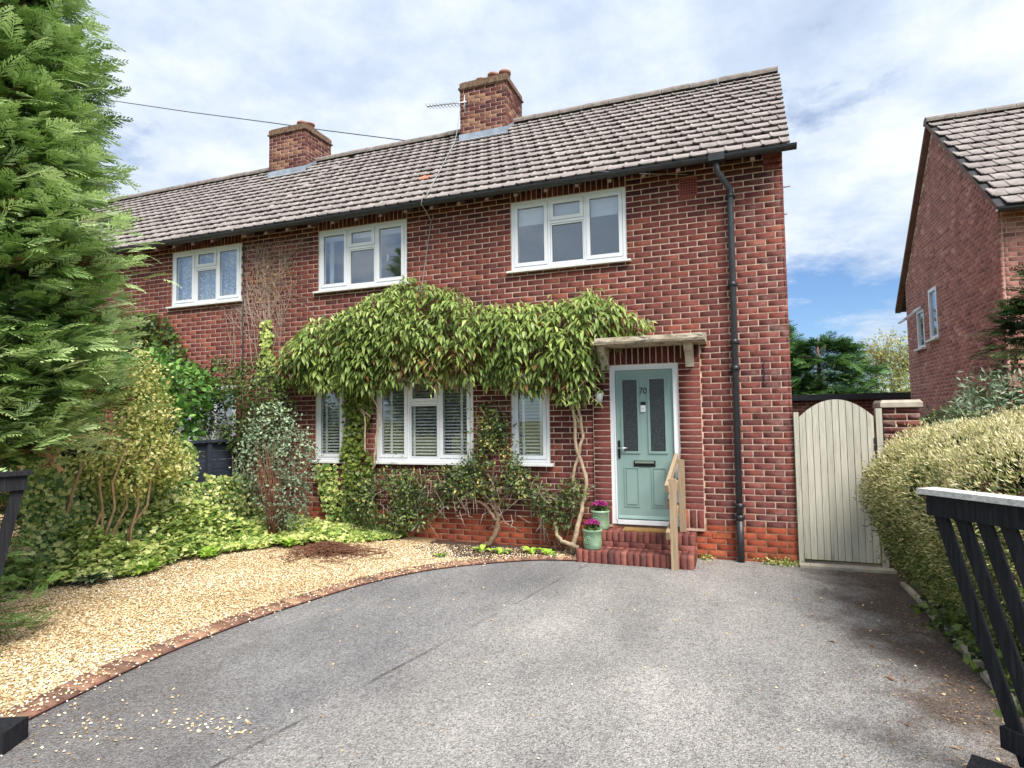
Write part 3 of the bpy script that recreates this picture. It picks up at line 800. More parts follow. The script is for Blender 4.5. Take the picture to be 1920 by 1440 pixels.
def semi(root, xa, xb, wins, right_gable, left_gable, extra_open=(), surround=None, vx=None):
    ops = [(-w_[1], -w_[0], w_[2] - .03, w_[3]) for w_ in wins] + list(extra_open)
    upper = [o_ for o_ in ops]
    sold = []
    for o_ in list(ops):
        if o_[3] > 4: sold.append((o_[0] - .0, o_[1] + .0, o_[3], WALL_TOP))
    front = (0, 0, 0); du = (-1, 0, 0); n = (0, -1, 0)
    L0, L1 = -xb, -xa
    wall = MB()
    panel(wall, front, du, n, L0, L1, DPC, WALL_TOP, ops)
    panel(wall, front, du, n, L0, L1, -0.15, DPC, ops, m=1)
    wall.box((xa, 0.03, 4.9), (xb, 0.1, WALL_TOP))
    s0, s1 = (RIDGE[1] - EAVE[1]) / (RIDGE[0] - EAVE[0]), 0
    zroof = lambda y: min(EAVE[1] + (y - EAVE[0]) * s0, EAVE[1] + (2 * RIDGE[0] - EAVE[0] - y) * s0)
    for gx_, g_ in ((xb, right_gable), (xa, left_gable)):
        k = -0.0045 if gx_ == xb else 0.0045
        vs = [(gx_ + k, 0.0, -.15), (gx_ + k, REAR, -.15), (gx_ + k, REAR, zroof(REAR) - .05), (gx_ + k, RIDGE[0], RIDGE[1] - .05), (gx_ + k, 0.0, zroof(0) - .05)]
        wall.add(vs, [(0, 1, 2, 3, 4)])
    wall.add([(xa, REAR, -.15), (xb, REAR, -.15), (xb, REAR, 4.9), (xa, REAR, 4.9)], [(0, 1, 2, 3)])
    wo = wall.build('wall', [M['mortar'], M['plinth_mortar']], root)
    inn = MB(); inn.box((xa + .05, 1.3, -.1), (xb - .05, 1.35, 4.85)); inn.box((xa + .05, 0.17, 2.55), (xb - .05, 1.3, 2.75)); inn.box((xa + .05, .17, .1), (xb - .05, 1.3, .3)); inn.box((xa + .05, .17, 4.84), (xb - .05, 1.3, 4.88))
    inn.build('room_lining', M['interior'], root)
    B = Bricks()
    holes = ops + [s_ for s_ in sold]
    if surround: holes = holes + [surround]
    B.add(lay(L0, L1, DPC, WALL_TOP, holes), front, du, n, 'brick')
    B.add(lay(L0, L1, DPC - 6 * CH, DPC, holes, phase=1), front, du, n, 'plinth')
    for (p, q, a, b) in sold: B.add(soldier(-q, -p, a, b), front, du, n, 'brick')
    if right_gable:
        zf = lambda u: zroof(REAR - u) - .08
        B.add(lay(0, REAR, DPC, 7.5, [], zmax=zf), (xb, REAR, 0), (0, -1, 0), (1, 0, 0), 'brick')
        B.add(lay(0, REAR, DPC - 6 * CH, DPC, []), (xb, REAR, 0), (0, -1, 0), (1, 0, 0), 'plinth')
    return wo, B
def roof_pair(root, xa, xb, nmax, verge=None, seed=1, vl=0.0, vr=0.0):
    rf = MB(); th = 0.06
    e, r = EAVE, RIDGE; e2 = (2 * RIDGE[0] - EAVE[0], EAVE[1])
    v0 = 0.0
    rf.add([(xa, e[0] + .03, e[1]), (xb, e[0] + .03, e[1]), (xb + (verge or 0), r[0], r[1]), (xa, r[0], r[1])], [(0, 1, 2, 3)])
    rf.add([(xa, e2[0], e2[1]), (xb, e2[0], e2[1]), (xb + (verge or 0), r[0], r[1]), (xa, r[0], r[1])], [(3, 2, 1, 0)], 1)
    rf.add([(xa, e[0] + .05, e[1] - .04), (xb, e[0] + .05, e[1] - .04), (xb + (verge or 0), r[0], r[1] - .06), (xa, r[0], r[1] - .06)], [(3, 2, 1, 0)])
    rf.add([(xb, e[0] + .05, e[1] - .04), (xb, e[0] + .03, e[1]), (xb + (verge or 0), r[0], r[1]), (xb + (verge or 0), r[0], r[1] - .06)], [(3, 2, 1, 0)], 2)
    rf.add([(xb, e2[0], e2[1] - .05), (xb, e2[0], e2[1]), (xb + (verge or 0), r[0], r[1]), (xb + (verge or 0), r[0], r[1] - .06)], [(0, 1, 2, 3)], 2)
    ro = rf.build('roof', [M['felt'], M['tile'], M['ridge']], root)
    tile_slope(ro, root, xa, xb + .02, e, r, nmax, verge, seed)
    ridge_tiles(ro, xa, xb + (verge or 0), r[0], r[1] + 0.035)
    x = xa + .2
    while x < xb - .1:
        b = MB(); b.prism([(x, 0.0, 4.955), (x, -.20, 4.80), (x, -.20, 4.755), (x, 0.0, 4.87)], (.05, 0, 0)); b.build('rafter_foot', M['fascia'], root); x += 0.43
    return ro
def chimney(root, x0, x1, y0, y1, zb, zt, pots):
    c = MB()
    c.box((x0 + .005, y0 + .005, zb - .5), (x1 - .005, y1 - .005, zt)); ch = c.build('chimney', M['mortar'], root)
    recs = []
    for (o, du, n, L) in (((x1, y0, 0), (-1, 0, 0), (0, -1, 0), x1 - x0), ((x1, y1, 0), (0, -1, 0), (1, 0, 0), y1 - y0), ((x0, y0, 0), (0, 1, 0), (-1, 0, 0), y1 - y0), ((x0, y1, 0), (1, 0, 0), (0, 1, 0), x1 - x0)):
        B = lay(0, L, zb - .5, zt, []); recs.append(brick_arrays(B, o, du, n, -0.015))
    C_, R_, S_ = [np.concatenate([r[i] for r in recs]) for i in range(3)]
    V, F, T, _ = scatter(BOXV, BT_F, C_, R_, S_, RNG.random(len(C_)))
    np_obj('chimney_brickwork', V, [F], M['chimney_brick'], parent=ch, tint=T, kind='stuff')
    k = MB(); k.box((x0 - .03, y0 - .03, zt), (x1 + .03, y1 + .03, zt + .03)); k.box((x0 - .008, y0 - .008, zt + .03), (x1 + .008, y1 + .008, zt + .125))
    k.prism([(x0 + .02, y0 + .02, zt + .125), (x1 - .02, y0 + .02, zt + .125), (x1 - .02, y1 - .02, zt + .125), (x0 + .02, y1 - .02, zt + .125)], (0, 0, .03)); k.build('corbel_cap', M['lichen_cap'], ch)
    for (px_, py_, h) in pots:
        p = MB(); p.lathe([(.10, 0), (.105, h * .8), (.12, h * .82), (.12, h), (.085, h), (.085, h * .4), (0, h * .4)], (px_, py_, zt + .15), 16); p.build('chimney_pot', M['pot_clay'], ch)
    f = MB(); f.box((x0 - .02, y0 - .018, zb - .06), (x1 + .02, y0, zb + .10)); 
    f.add([(x1 + .004, y0 - .02, zb - .04), (x1 + .022, y0 - .02, zb + .10), (x1 + .022, (y0 + y1) / 2, zb + .42), (x1 + .004, (y0 + y1) / 2, zb + .30)], [(0, 1, 2, 3)])
    s0 = (RIDGE[1] - EAVE[1]) / (RIDGE[0] - EAVE[0])
    f.add([(x0 - .06, y0 - .02, zb - .02), (x1 + .06, y0 - .02, zb - .02), (x1 + .06, y0 - .20, zb - .02 - .18 * s0 + .04), (x0 - .06, y0 - .20, zb - .02 - .18 * s0 + .04)], [(0, 3, 2, 1)])
    f.build('flashing', M['lead'], ch)
    return ch

XP = -8.30     # party line
house = empty('semi_detached_house', (-4.1, 0, 0), 'red brick semi-detached house with sage green front door and vine over the windows', 'house')
WIN = [(-3.49, -1.885, 3.79, 4.755), (-6.76, -5.16, 3.79, 4.755), (-6.80, -6.25, 1.13, 2.36), (-5.69, -4.10, 1.13, 2.36), (-3.52, -2.975, 1.13, 2.36)]
DOOR = (-2.145, -1.285, 0.37, 2.40)
wo, BR = semi(house, XP, 0.0, WIN, True, False, extra_open=[(-DOOR[1], -DOOR[0], DOOR[2], DOOR[3])], surround=(1.02, 2.37, 0.33, 2.62))
# brick door surround, one brick wide piers standing 35 mm proud
sB = []
k = 0; z = 0.37
while z < 2.40:
    for (a, b) in ((1.02, 1.285), (2.145, 2.37)):
        h = CH - J
        if z < 0.37 + .01:
            for i in range(3): sB.append((a + (b - a) * i / 3 + J / 2, a + (b - a) * (i + 1) / 3 - J / 2, z, z + 3 * CH - J, .037))
        elif z > 0.37 + 2.5 * CH: sB.append((a + .001, b - .008, z, z + h + random.uniform(-.001, .002), .035 + random.uniform(0, .003)))
    z += CH
BR.add(sB, (0, 0, 0), (-1, 0, 0), (0, -1, 0), 'brick')
BR.add([(u0, u1, z0, z1, p + .035) for u0, u1, z0, z1, p in soldier(-2.37, -1.02, 2.402, 2.62)], (0, 0, 0), (-1, 0, 0), (0, -1, 0), 'brick')
BR.finish(wo, house)
mb = MB(); mb.box((-1.285, -.0315, .33), (-1.02, .03, 2.62)); mb.box((-2.37, -.0315, .33), (-2.145, .03, 2.62)); mb.box((-2.145, -.0315, 2.4), (-1.285, .03, 2.62)); mb.build('door_surround', M['mortar'], house)
window(house, *WIN[0], cover='roller')
window(house, *WIN[1], cover='roller2', handle=(-5.56, 4.22))
window(house, *WIN[2], lights=1, cover='venetian')
window(house, *WIN[3], cover='venetian', fan=0.30)
window(house, *WIN[4], lights=1, cover='venetian')
roof_pair(house, XP, 0.05, 290, verge=0.19, seed=1)
chimney(house, -5.45, -4.48, 2.55, 3.43, 7.14, 8.14, [(-5.12, 2.85, .14), (-4.90, 2.95, .26), (-4.66, 2.95, .26)])
gutter(house, XP, 0.13, -0.315, 4.83, [-8.0, -6.5, -5.93, -5.0, -3.55, -2.45, -1.35, -0.35])
# downpipe
mb = MB(); px_ = -0.62
mb.tube([(px_ - .12, -.315, 4.78), (px_ - .12, -.30, 4.66), (px_ + .02, -.085, 4.50), (px_ + .02, -.075, 4.42), (px_, -.07, .10)], .036, 12)
dp = mb.build('downpipe', M['grey_pipe'], house)
for z in (4.42, 3.32, 2.62, 2.30, .66, .52): 
    c = MB(); c.tube([(px_ + .004 * z, -.072, z - .03), (px_ + .004 * z, -.072, z + .03)], .043, 12); c.box((px_ + .004 * z - .06, -.05, z - .012), (px_ + .004 * z + .06, -.002, z + .012)); c.build('pipe_clip', M['black_pipe'], dp)
c = MB(); c.tube([(px_, -.07, -.02), (px_, -.07, .50)], .042, 12); c.build('drain_pipe', M['black_pipe'], dp)
c = MB(); c.box((px_ - .21, -.38, 4.765), (px_ - .03, -.25, 4.85)); c.build('gutter_outlet', M['black_pipe'], dp)
# gable-foot corbel, air brick, overflow pipes, hook
mb = MB()
for i in range(4): mb.box((-.215 + .004, -.03 - .035 * (3 - abs(i - 3)) * .9, 4.70 + i * .062), (-.004, .02, 4.70 + i * .062 + .05), 0, .7)
mb.build('corbel', M['brick'], house)
ab = empty('air_brick', (-1.095, 0, 4.505), parent=house)
mb = MB(); mb.box((-1.205, -.004, 4.505), (-.985, .02, 4.755)); mb.build('clay_block', M['terracotta'], ab)
mb = MB()
for i in range(6):
    for j in range(6): mb.box((-1.185 + i * .0325, -.0065, 4.53 + j * .0345), (-1.167 + i * .0325, .01, 4.55 + j * .0345))
mb.build('vent_hole', M['dark_hole'], ab)
for z, l in ((4.62, .12), (4.27, .07)):
    mb = MB(); mb.tube([(-.05, .45, z), (.0 + l, .45, z)], .011, 8); mb.build('overflow_pipe', M['cable'], house)
mb = MB(); mb.bar((-.29, -.012, 2.36), (-.29, -.012, 2.14), .012, .01); mb.tube([(-.29, -.012, 2.15), (-.29, -.05, 2.13), (-.29, -.055, 2.17)], .006, 6); mb.build('wall_hook', M['dark_metal'], house)
mb = MB(); mb.box((-.93, -.006, .255), (-.72, .01, .31)); mb.build('vent_slot', M['plinth'], house)
# canopy over the door
cn = empty('canopy', (-1.65, -.2, 2.62), parent=house)
mb = MB(); mb.prism([(-2.20, 0.0, 2.615), (-2.20, -.64, 2.605), (-2.20, -.65, 2.63), (-2.20, -.64, 2.685), (-2.20, 0.0, 2.76)], (1.27, 0, 0)); mb.build('slab', M['concrete'], cn)
for x in (-2.24, -1.185):
    pts = [(x, -.036, 2.62), (x, -.36, 2.62), (x, -.36, 2.57)] + [(x, -.30 + .20 * math.sin(a), 2.57 - .05 - .17 * (1 - math.cos(a)) * 1.0) for a in np.linspace(0.1, 1.35, 6)] + [(x, -.095, 2.34), (x, -.036, 2.34)]
    mb = MB(); mb.prism(pts, (.10, 0, 0)); mb.build('bracket', M['render'], cn)
# front door
dr = empty('front_door', (-1.715, 0, .37), parent=house)
x0, x1, z0, z1 = DOOR
mb = MB(); yf = -.012
mb.box((x0, yf, z0), (x0 + .065, .06, z1)); mb.box((x1 - .065, yf, z0), (x1, .06, z1)); mb.box((x0 + .065, yf + .001, z1 - .065), (x1 - .065, .06, z1)); mb.box((x0 + .065, yf - .012, z0), (x1 - .065, .06, z0 + .055))
for a in (x0 + .048, x1 - .066): mb.box((a, yf - .008, z0 + .055), (a + .018, yf, z1 - .048))
mb.box((x0 + .048, yf - .0085, z1 - .066), (x1 - .048, yf, z1 - .048))
mb.build('frame', M['white'], dr)
lx0, lx1, lz0, lz1 = x0 + .068, x1 - .068, z0 + .06, z1 - .068
mb = MB(); yl = .012; mb.box((lx0, yl, lz0), (lx1, yl + .05, lz1))
lw = lx1 - lx0
def moulding(mb, a, b, c, d, y, wd=.016, h=.012):
    """raised bead round a panel"""
    for (p, q, r, s) in ((a, a + wd, c, d), (b - wd, b, c, d), (a + wd, b - wd, c, c + wd), (a + wd, b - wd, d - wd, d)):
        mb.prism([(p, y, r), (q, y, r), (q, y, s), (p, y, s)], (0, -h, 0))
gl_ = []
for i in (0, 1):
    a = lx0 + (.0735 if i == 0 else .416); b = a + .22
    moulding(mb, a - .01, b + .01, lz0 + .835, lz1 - .095, yl, .028, .014); gl_.append((a + .018, b - .018, lz0 + .863, lz1 - .123))
    a2, b2, c2, d2 = a + .015, b - .015, lz0 + .16, lz0 + .66
    moulding(mb, a2, b2, c2, d2, yl, .014, .009)
    mb.prism([(a2 + .03, yl, c2 + .03), (b2 - .03, yl, c2 + .03), (b2 - .03, yl, d2 - .03), (a2 + .03, yl, d2 - .03)], (0, -.011, 0))
mb.prism([(lx0 + .01, yl, lz0 + .01), (lx0 + .01, yl - .022, lz0 + .012), (lx0 + .01, yl, lz0 + .05)], (lw - .02, 0, 0))
mb.build('door_leaf', M['door'], dr)
for a, b, c, d in gl_:
    g = MB(); g.box((a, yl - .004, c), (b, yl + .003, d)); g.build('glazing', M['frost'], dr)
mb = MB(); hx = lx0 + .032; mb.box((hx - .014, yl - .012, 1.20), (hx + .014, yl, 1.43)); mb.build('handle_plate', M['black_plastic'], dr)
mb = MB(); mb.tube([(hx, yl - .01, 1.335), (hx, yl - .05, 1.335), (hx + .02, yl - .055, 1.335), (hx + .115, yl - .05, 1.332)], .009, 8); mb.build('handle', M['chrome'], dr)
cxm = lx0 + .350
mb = MB(); mb.box((cxm - .135, yl - .012, 1.10), (cxm + .135, yl, 1.175)); mb.build('letter_plate', M['black_plastic'], dr)
mb = MB(); mb.box((cxm - .12, yl - .02, 1.142), (cxm + .12, yl - .012, 1.168)); mb.build('letter_flap', M['chrome'], dr)
mb = MB(); mb.box((cxm - .030, yl - .022, 1.795), (cxm + .030, yl, 1.92)); db = mb.build('doorbell', M['white'], dr)
mb = MB(); mb.box((cxm - .030, yl - .0225, 1.878), (cxm + .030, yl - .001, 1.9205)); mb.build('doorbell_camera', M['black_plastic'], dr)
mb = MB(); mb.lathe([(.006, 0), (.0105, 0), (.0105, .002), (.006, .002), (.006, 0)], (0, 0, 0), 14); mb.v = [(cxm + x, yl - .0225 - z, 1.832 + y) for x, y, z in mb.v]; mb.build('doorbell_button', M['chrome'], dr)
fc = bpy.data.curves.new('number', 'FONT'); fc.body = '70'; fc.size = .115; fc.extrude = .004; fc.align_x = 'CENTER'; fc.materials.append(M['number'])
tmp = bpy.data.objects.new('number_outline', fc); COL.objects.link(tmp)
nm = bpy.data.meshes.new_from_object(tmp.evaluated_get(bpy.context.evaluated_depsgraph_get())); nm.materials.clear(); nm.materials.append(M['number'])
bpy.data.objects.remove(tmp)
fo = bpy.data.objects.new('number', nm); link(fo, (cxm, yl - .007, 2.025), dr); fo.rotation_euler = (R(90), 0, 0)
fo.scale = (0.88, 1, 1)
# wall lantern
lt = empty('wall_lantern', (-2.26, -.15, 1.92), 'small black wall lantern with pale glass beside the front door', 'wall light')
mb = MB(); mb.box((-2.30, -.065, 1.98), (-2.22, -.036, 2.10)); mb.tube([(-2.26, -.04, 2.06), (-2.26, -.10, 2.10), (-2.26, -.15, 2.10)], .01, 8); mb.build('wall_bracket', M['dark_metal'], lt)
mb = MB(); mb.lathe([(0, .06), (.02, .05), (.072, .005), (.072, 0), (0, 0)], (-2.26, -.15, 2.05), 12, sm=False); mb.build('hood', M['dark_metal'], lt)
mb = MB(); mb.lathe([(0, -.13), (.038, -.13), (.058, 0), (0, 0)], (-2.26, -.15, 2.05), 12); mb.build('lamp_glass', M['lamp_glass'], lt)

# attached house on the left
house2 = empty('attached_house', (-12.4, 0, 0), 'red brick attached house beyond the party line with lace curtained bedroom window', 'house')
WIN2 = [(-9.91, -8.34, 3.79, 4.755), (-14.9, -13.3, 3.79, 4.755), (-9.9, -8.40, 1.13, 2.36)]
wo2, BR2 = semi(house2, -16.6, XP, WIN2, False, True)
BR2.finish(wo2, house2, nmax=240)
window(house2, *WIN2[0], cover='net'); window(house2, *WIN2[1], cover='net'); window(house2, *WIN2[2], cover='net')
roof_pair(house2, -16.75, XP, 240, seed=2)
chimney(house2, -10.12, -9.14, 2.55, 3.43, 7.14, 8.06, [(-9.85, 2.8, .08), (-9.55, 2.95, .24), (-9.32, 2.9, .14)])
gutter(house2, -16.75, XP, -0.315, 4.83, [-16, -14.5, -13, -11.5, -10.2, -9.0, -8.5])
mb = MB(); mb.tube([(-8.27, -.02, 4.75), (-8.27, -.015, 1.4)], .012, 6); mb.build('wall_cable', M['wire'], house2)

# ------------------------------------------------------------------ neighbouring house on the right
NX, NY0, NY1 = 3.25, 3.31, 8.62
nb = empty('neighbour_house', (6.5, 6, 0), 'red brick house with steep tiled gable beyond the clipped hedge', 'house')
NE, NR, NE2 = (3.05, 4.80), (6.12, 7.52), (9.2, 4.25)
nroof = lambda y: NE[1] + (y - NE[0]) * (NR[1] - NE[1]) / (NR[0] - NE[0]) if y < NR[0] else NR[1] + (y - NR[0]) * (NE2[1] - NR[1]) / (NE2[0] - NR[0])
NW = [(6.40, 6.92, 3.24, 4.28), (7.30, 7.82, 3.14, 3.98)]
ops = [(a - NY0, b - NY0, c, d) for a, b, c, d in NW]
mb = MB(); XN = 12.0
panel(mb, (NX, NY0, 0), (0, 1, 0), (-1, 0, 0), 0, NY1 - NY0, -.15, nroof(NY1) - .12, ops)
zt = nroof(NY1) - .12
mb.add([(NX + .0045, NY0, zt), (NX + .0045, NY1, zt), (NX + .0045, NR[0], NR[1] - .1), (NX + .0045, NY0, nroof(NY0) - .08)], [(0, 1, 2, 3)])
mb.add([(NX, NY0 + .0045, -.15), (XN, NY0 + .0045, -.15), (XN, NY0 + .0045, 4.95), (NX, NY0 + .0045, 4.95)], [(0, 1, 2, 3)])
mb.add([(XN, NY0, -.15), (XN, NY1, -.15), (XN, NR[0], NR[1]), ], [(0, 1, 2)]); mb.add([(NX, NY1, -.15), (XN, NY1, -.15), (XN, NY1, 4.4), (NX, NY1, 4.4)], [(0, 1, 2, 3)])
nwall = mb.build('wall', M['mortar'], nb)
mb = MB(); mb.box((NX + .35, NY0 + .2, 2.7), (NX + .4, NY1 - .2, 4.7)); mb.build('room_lining', M['interior'], nb)
B3 = Bricks()
B3.add(lay(0, NY1 - NY0, DPC - 5 * CH, 7.6, [(p, q, a - .05, b) for p, q, a, b in ops], zmax=lambda u: nroof(NY0 + u) - .07), (NX, NY0, 0), (0, 1, 0), (-1, 0, 0), 'brick_n')
B3.add(lay(0, 8.7, DPC - 5 * CH, 4.95, [], phase=1), (XN, NY0, 0), (-1, 0, 0), (0, -1, 0), 'brick_n')
B3.finish(nwall, nb, nmax=290)
mb = MB()
XV = NX - 0.10
for (e, r, flip) in ((NE, NR, 0), (NE2, NR, 1)):
    mb.add([(XV, e[0], e[1]), (XN, e[0], e[1]), (XN, r[0], r[1]), (XV, r[0], r[1])], [(0, 1, 2, 3)], 0 if not flip else 1)
    mb.add([(XV, e[0], e[1] - .05), (XN, e[0], e[1] - .05), (XN, r[0], r[1] - .06), (XV, r[0], r[1] - .06)], [(3, 2, 1, 0)], 0)
    mb.add([(XV, e[0], e[1] - .07), (XV, e[0], e[1] + .02), (XV, r[0], r[1] + .03), (XV, r[0], r[1] - .07)], [(0, 1, 2, 3)], 2)
    mb.add([(XV + .001, e[0], e[1] - .07), (NX + .02, e[0], e[1] - .07), (NX + .02, r[0], r[1] - .07), (XV + .001, r[0], r[1] - .07)], [(0, 1, 2, 3)], 2)
nro = mb.build('roof', [M['felt'], M['tile'], M['fascia']], nb)
tile_slope(nro, nb, XV + .03, 8.5, NE, NR, 290, None, 5)
ridge_tiles(nro, XV - .01, 8.5, NR[0], NR[1] + .03)
gutter(nb, NX - .12, XN, 2.99, 4.76, [3.6, 4.6, 5.6])
for (a, b, c, d) in NW:
    wn = empty('window', (NX, (a + b) / 2, c), parent=nb)
    f = MB(); x_ = NX - .005
    for (p, q, r, s) in ((a, a + .06, c, d), (b - .06, b, c, d), (a + .06, b - .06, c, c + .06), (a + .06, b - .06, d - .06, d)): f.box((x_, p, r), (x_ + .06, q, s))
    f.build('frame', M['white'], wn)
    g = MB(); g.box((x_ + .03, a + .05, c + .05), (x_ + .036, b - .05, d - .05)); g.build('pane', M['glass'], wn)
    s_ = MB(); s_.box((NX - .08, a - .05, c - .04), (NX + .02, b + .05, c)); s_.build('sill', M['white_worn'], wn)
    cu = MB(); cu.box((x_ + .12, a, c), (x_ + .125, b, d)); cu.build('net_curtain', M['net'], wn)
mb = MB(); mb.bar((NX - .02, 7.85, 4.02), (NX - .34, 7.85, 3.76), .04, .03); mb.bar((NX - .02, 7.30, 4.02), (NX - .34, 7.30, 3.76), .04, .03); mb.bar((NX - .34, 7.28, 3.76), (NX - .34, 7.87, 3.76), .04, .03); mb.bar((NX - .03, 7.28, 4.01), (NX - .03, 7.87, 4.01), .04, .03)
mb.build('open_fanlight', M['white'], nb)
mb = MB(); mb.add([(NX - .03, 7.32, 4.01), (NX - .33, 7.32, 3.765), (NX - .33, 7.83, 3.765), (NX - .03, 7.83, 4.01)], [(0, 1, 2, 3)]); mb.build('fanlight_pane', M['glass'], nb)

# flat-roofed garage behind the side gate
gr = empty('flat_roofed_garage', (2.4, 9.3, 0), 'low brick outbuilding with flat roof and black fascia behind the side gate', 'garage')
mb = MB(); mb.box((.2, 9.3195, -.1), (5.5, 13.0, 2.1)); gw = mb.build('wall', M['plinth_mortar'], gr)
GB = Bricks(); GB.add(lay(0, 5.3, 0.0, 2.1, []), (5.5, 9.315, 0), (-1, 0, 0), (0, -1, 0), 'brick'); GB.finish(gw, gr, nmax=110)
mb = MB(); mb.box((.1, 9.2, 2.09), (5.6, 9.25, 2.23)); mb.build('fascia_board', M['black_pipe'], gr)
mb = MB(); mb.box((.1, 9.25, 2.1), (5.6, 13.1, 2.24)); mb.build('flat_roof', M['felt'], gr)

# ------------------------------------------------------------------ steps, rail, pots, mat
st = empty('door_steps', (-1.8, -.3, 0), 'two red brick steps below the green front door', 'steps')
mb = MB(); mb.box((-2.475, -.61, -.05), (-1.125, -.002, .132)); mb.box((-2.46, -.31, .13), (-1.125, -.033, .312)); mb.build('core', M['step_mortar'], st)
def step_brick(size, loc, rot=0):
    v, f = jbox(0.02); v = v * size
    me = np_mesh('brick', v, [f], M['step_brick'], np.full(len(f), RNG.random()))
    o = bpy.data.objects.new('brick', me); link(o, loc, st); o.rotation_euler = (0, 0, rot)
nS = 18; wS = 1.36 / nS
for i in range(nS):
    x = -2.48 + (i + .5) * wS
    step_brick((wS - .006, .21, .145), (x, -.525, .074 + random.uniform(-.002, .002)))
    step_brick((wS - .006, .21, .145), (x, -.31, .073))
    step_brick((wS - .006, .21, .112), (x + .003, -.225, .270 + random.uniform(-.002, .002)))
    step_brick((wS - .006, .10, .110), (x + .003, -.065 - .02, .2695))
for i in range(7): step_brick((.187, .10, .06), (-2.47 + (i + .5) * .193, -.288, .178))
for y in (-.47, -.26, -.10):
    step_brick((.10, .20, .145), (-1.165, y, .072)); 
hr = empty('handrail', (-1.3, -.4, 0), 'bare softwood handrail beside the brick door steps', 'handrail')
mb = MB(); mb.bar((-1.325, -.655, 0), (-1.325, -.655, 1.02), .075, .075, upv=(0, 1, 0)); mb.build('post', M['rail_wood'], hr)
mb = MB(); mb.bar((-1.27, -.10, .33), (-1.27, -.10, 1.20), .075, .06, upv=(0, 1, 0)); mb.build('post', M['rail_wood'], hr)
for (za, zb, nme) in ((.955, 1.235, 'top_rail'), (.70, .93, 'middle_rail'), (.43, .62, 'lower_rail')):
    dx = 0 if nme == 'top_rail' else 0
    mb = MB()
    ext = .09 if nme != 'middle_rail' else -.02
    mb.bar((-1.385, -.66 - ext, za - ext * .45), (-1.325, -.05, zb), .04, .09); mb.build(nme, M['rail_wood'], hr)
mb = MB(); mb.bar((-1.98, -.18, .337), (-1.44, -.18, .337), .20, .018); mb.build('doormat', M['mat_coir'], label='brown coir doormat on the top brick step', cat='doormat')

# leaf templates ----------------------------------------------------
def lance(w=0.25, droop0=0.45, droop1=1.5, n=5):
    v = []; x = z = 0.0; pts = [(0, 0)]
    for i in range(n):
        a = droop0 + (droop1 - droop0) * (i + .5) / n; x += math.cos(a) / n; z -= math.sin(a) / n; pts.append((x, z))
    ws = [0.02, 0.75, 1.0, 0.85, 0.5, 0.0]
    f = []
    for i, (x, z) in enumerate(pts):
        h = w / 2 * ws[i]; v += [(x, -h, z + h * .35), (x, 0, z), (x, h, z + h * .35)]
    for i in range(n):
        f += [(3 * i, 3 * i + 1, 3 * i + 4, 3 * i + 3), (3 * i + 1, 3 * i + 2, 3 * i + 5, 3 * i + 4)]
    return np.array(v), np.array(f)
def kite(w=.45, fold=.08):
    return np.array([(0, 0, 0), (.45, -w / 2, fold), (1, 0, -.04), (.45, w / 2, fold)]), np.array([(0, 1, 2), (0, 2, 3)])
def oval(w=.55):
    return np.array([(0, 0, 0), (.3, -w / 2, .05), (.7, -w * .42, .04), (1, 0, -.05), (.7, w * .42, .04), (.3, w / 2, .05), (.5, 0, -.02)]), np.array([(0, 1, 6), (1, 2, 6), (2, 3, 6), (3, 4, 6), (4, 5, 6), (5, 0, 6)])
def ivyleaf():
    o = [(0, 0), (-.12, -.42), (.28, -.34), (.42, -.55), (.62, -.24), (1.0, 0), (.62, .24), (.42, .55), (.28, .34), (-.12, .42)]
    v = [(x, y, .06 * abs(y)) for x, y in o] + [(.32, 0, -.03)]
    return np.array(v), np.array([(i, (i + 1) % 10, 10) for i in range(10)])
def spray(seed=0, sub=True, nb_=8):
    r = np.random.default_rng(seed); v = []; f = []
    cz = lambda x: .10 * x - .30 * x * x
    def blade(p, q, w):
        p, q = np.array(p), np.array(q); d = q - p; s_ = np.array([-d[1], d[0], 0]); s_ = s_ / (np.linalg.norm(s_) + 1e-9) * w
        b = len(v); mid = p + d * .45
        v.extend([p, mid - s_, q, mid + s_]); f.append((b, b + 1, b + 2)); f.append((b, b + 2, b + 3))
    blade((0, 0, 0), (.55, 0, cz(.55)), .018); blade((.45, 0, cz(.45)), (1.0, 0, cz(1)), .016)
    for i in range(nb_):
        t = .06 + .86 * i / (nb_ - 1)
        for sgn in (-1, 1):
            l = (.46 * (1 - t) ** .75 + .07) * r.uniform(.75, 1.15); a = r.uniform(.5, .8)
            tip = (t + l * math.cos(a), sgn * l * math.sin(a), cz(t) - .10 * l - r.uniform(0, .05))
            blade((t, 0, cz(t)), tip, .030)
            if sub and l > .16:
                for k_, sg in ((.42, 1), (.55, -1)):
                    p = np.array((t, 0, cz(t))) * (1 - k_) + np.array(tip) * k_; a2 = sgn * a + sg * .6; l2 = l * (1 - k_) * .62
                    b = len(v); q = p + np.array((math.cos(a2) * l2, math.sin(a2) * l2, -.05 * l2)); n_ = np.array((-math.sin(a2), math.cos(a2), 0)) * .020
                    v.extend([p - n_, q, p + n_]); f.append((b, b + 1, b + 2))
    return np.array(v), np.array(f)
def leaves(name, TVF, pos, d, nrm, scl, tint, mat, parent=None, jit=.03, **kw):
    V, F, T, _ = scatter(TVF[0], TVF[1], np.asarray(pos, float), frames(d, nrm), scl, np.clip(tint, 0, 1), jit)
    return np_obj(name, V, [F], mat, parent=parent, tint=T, **kw)
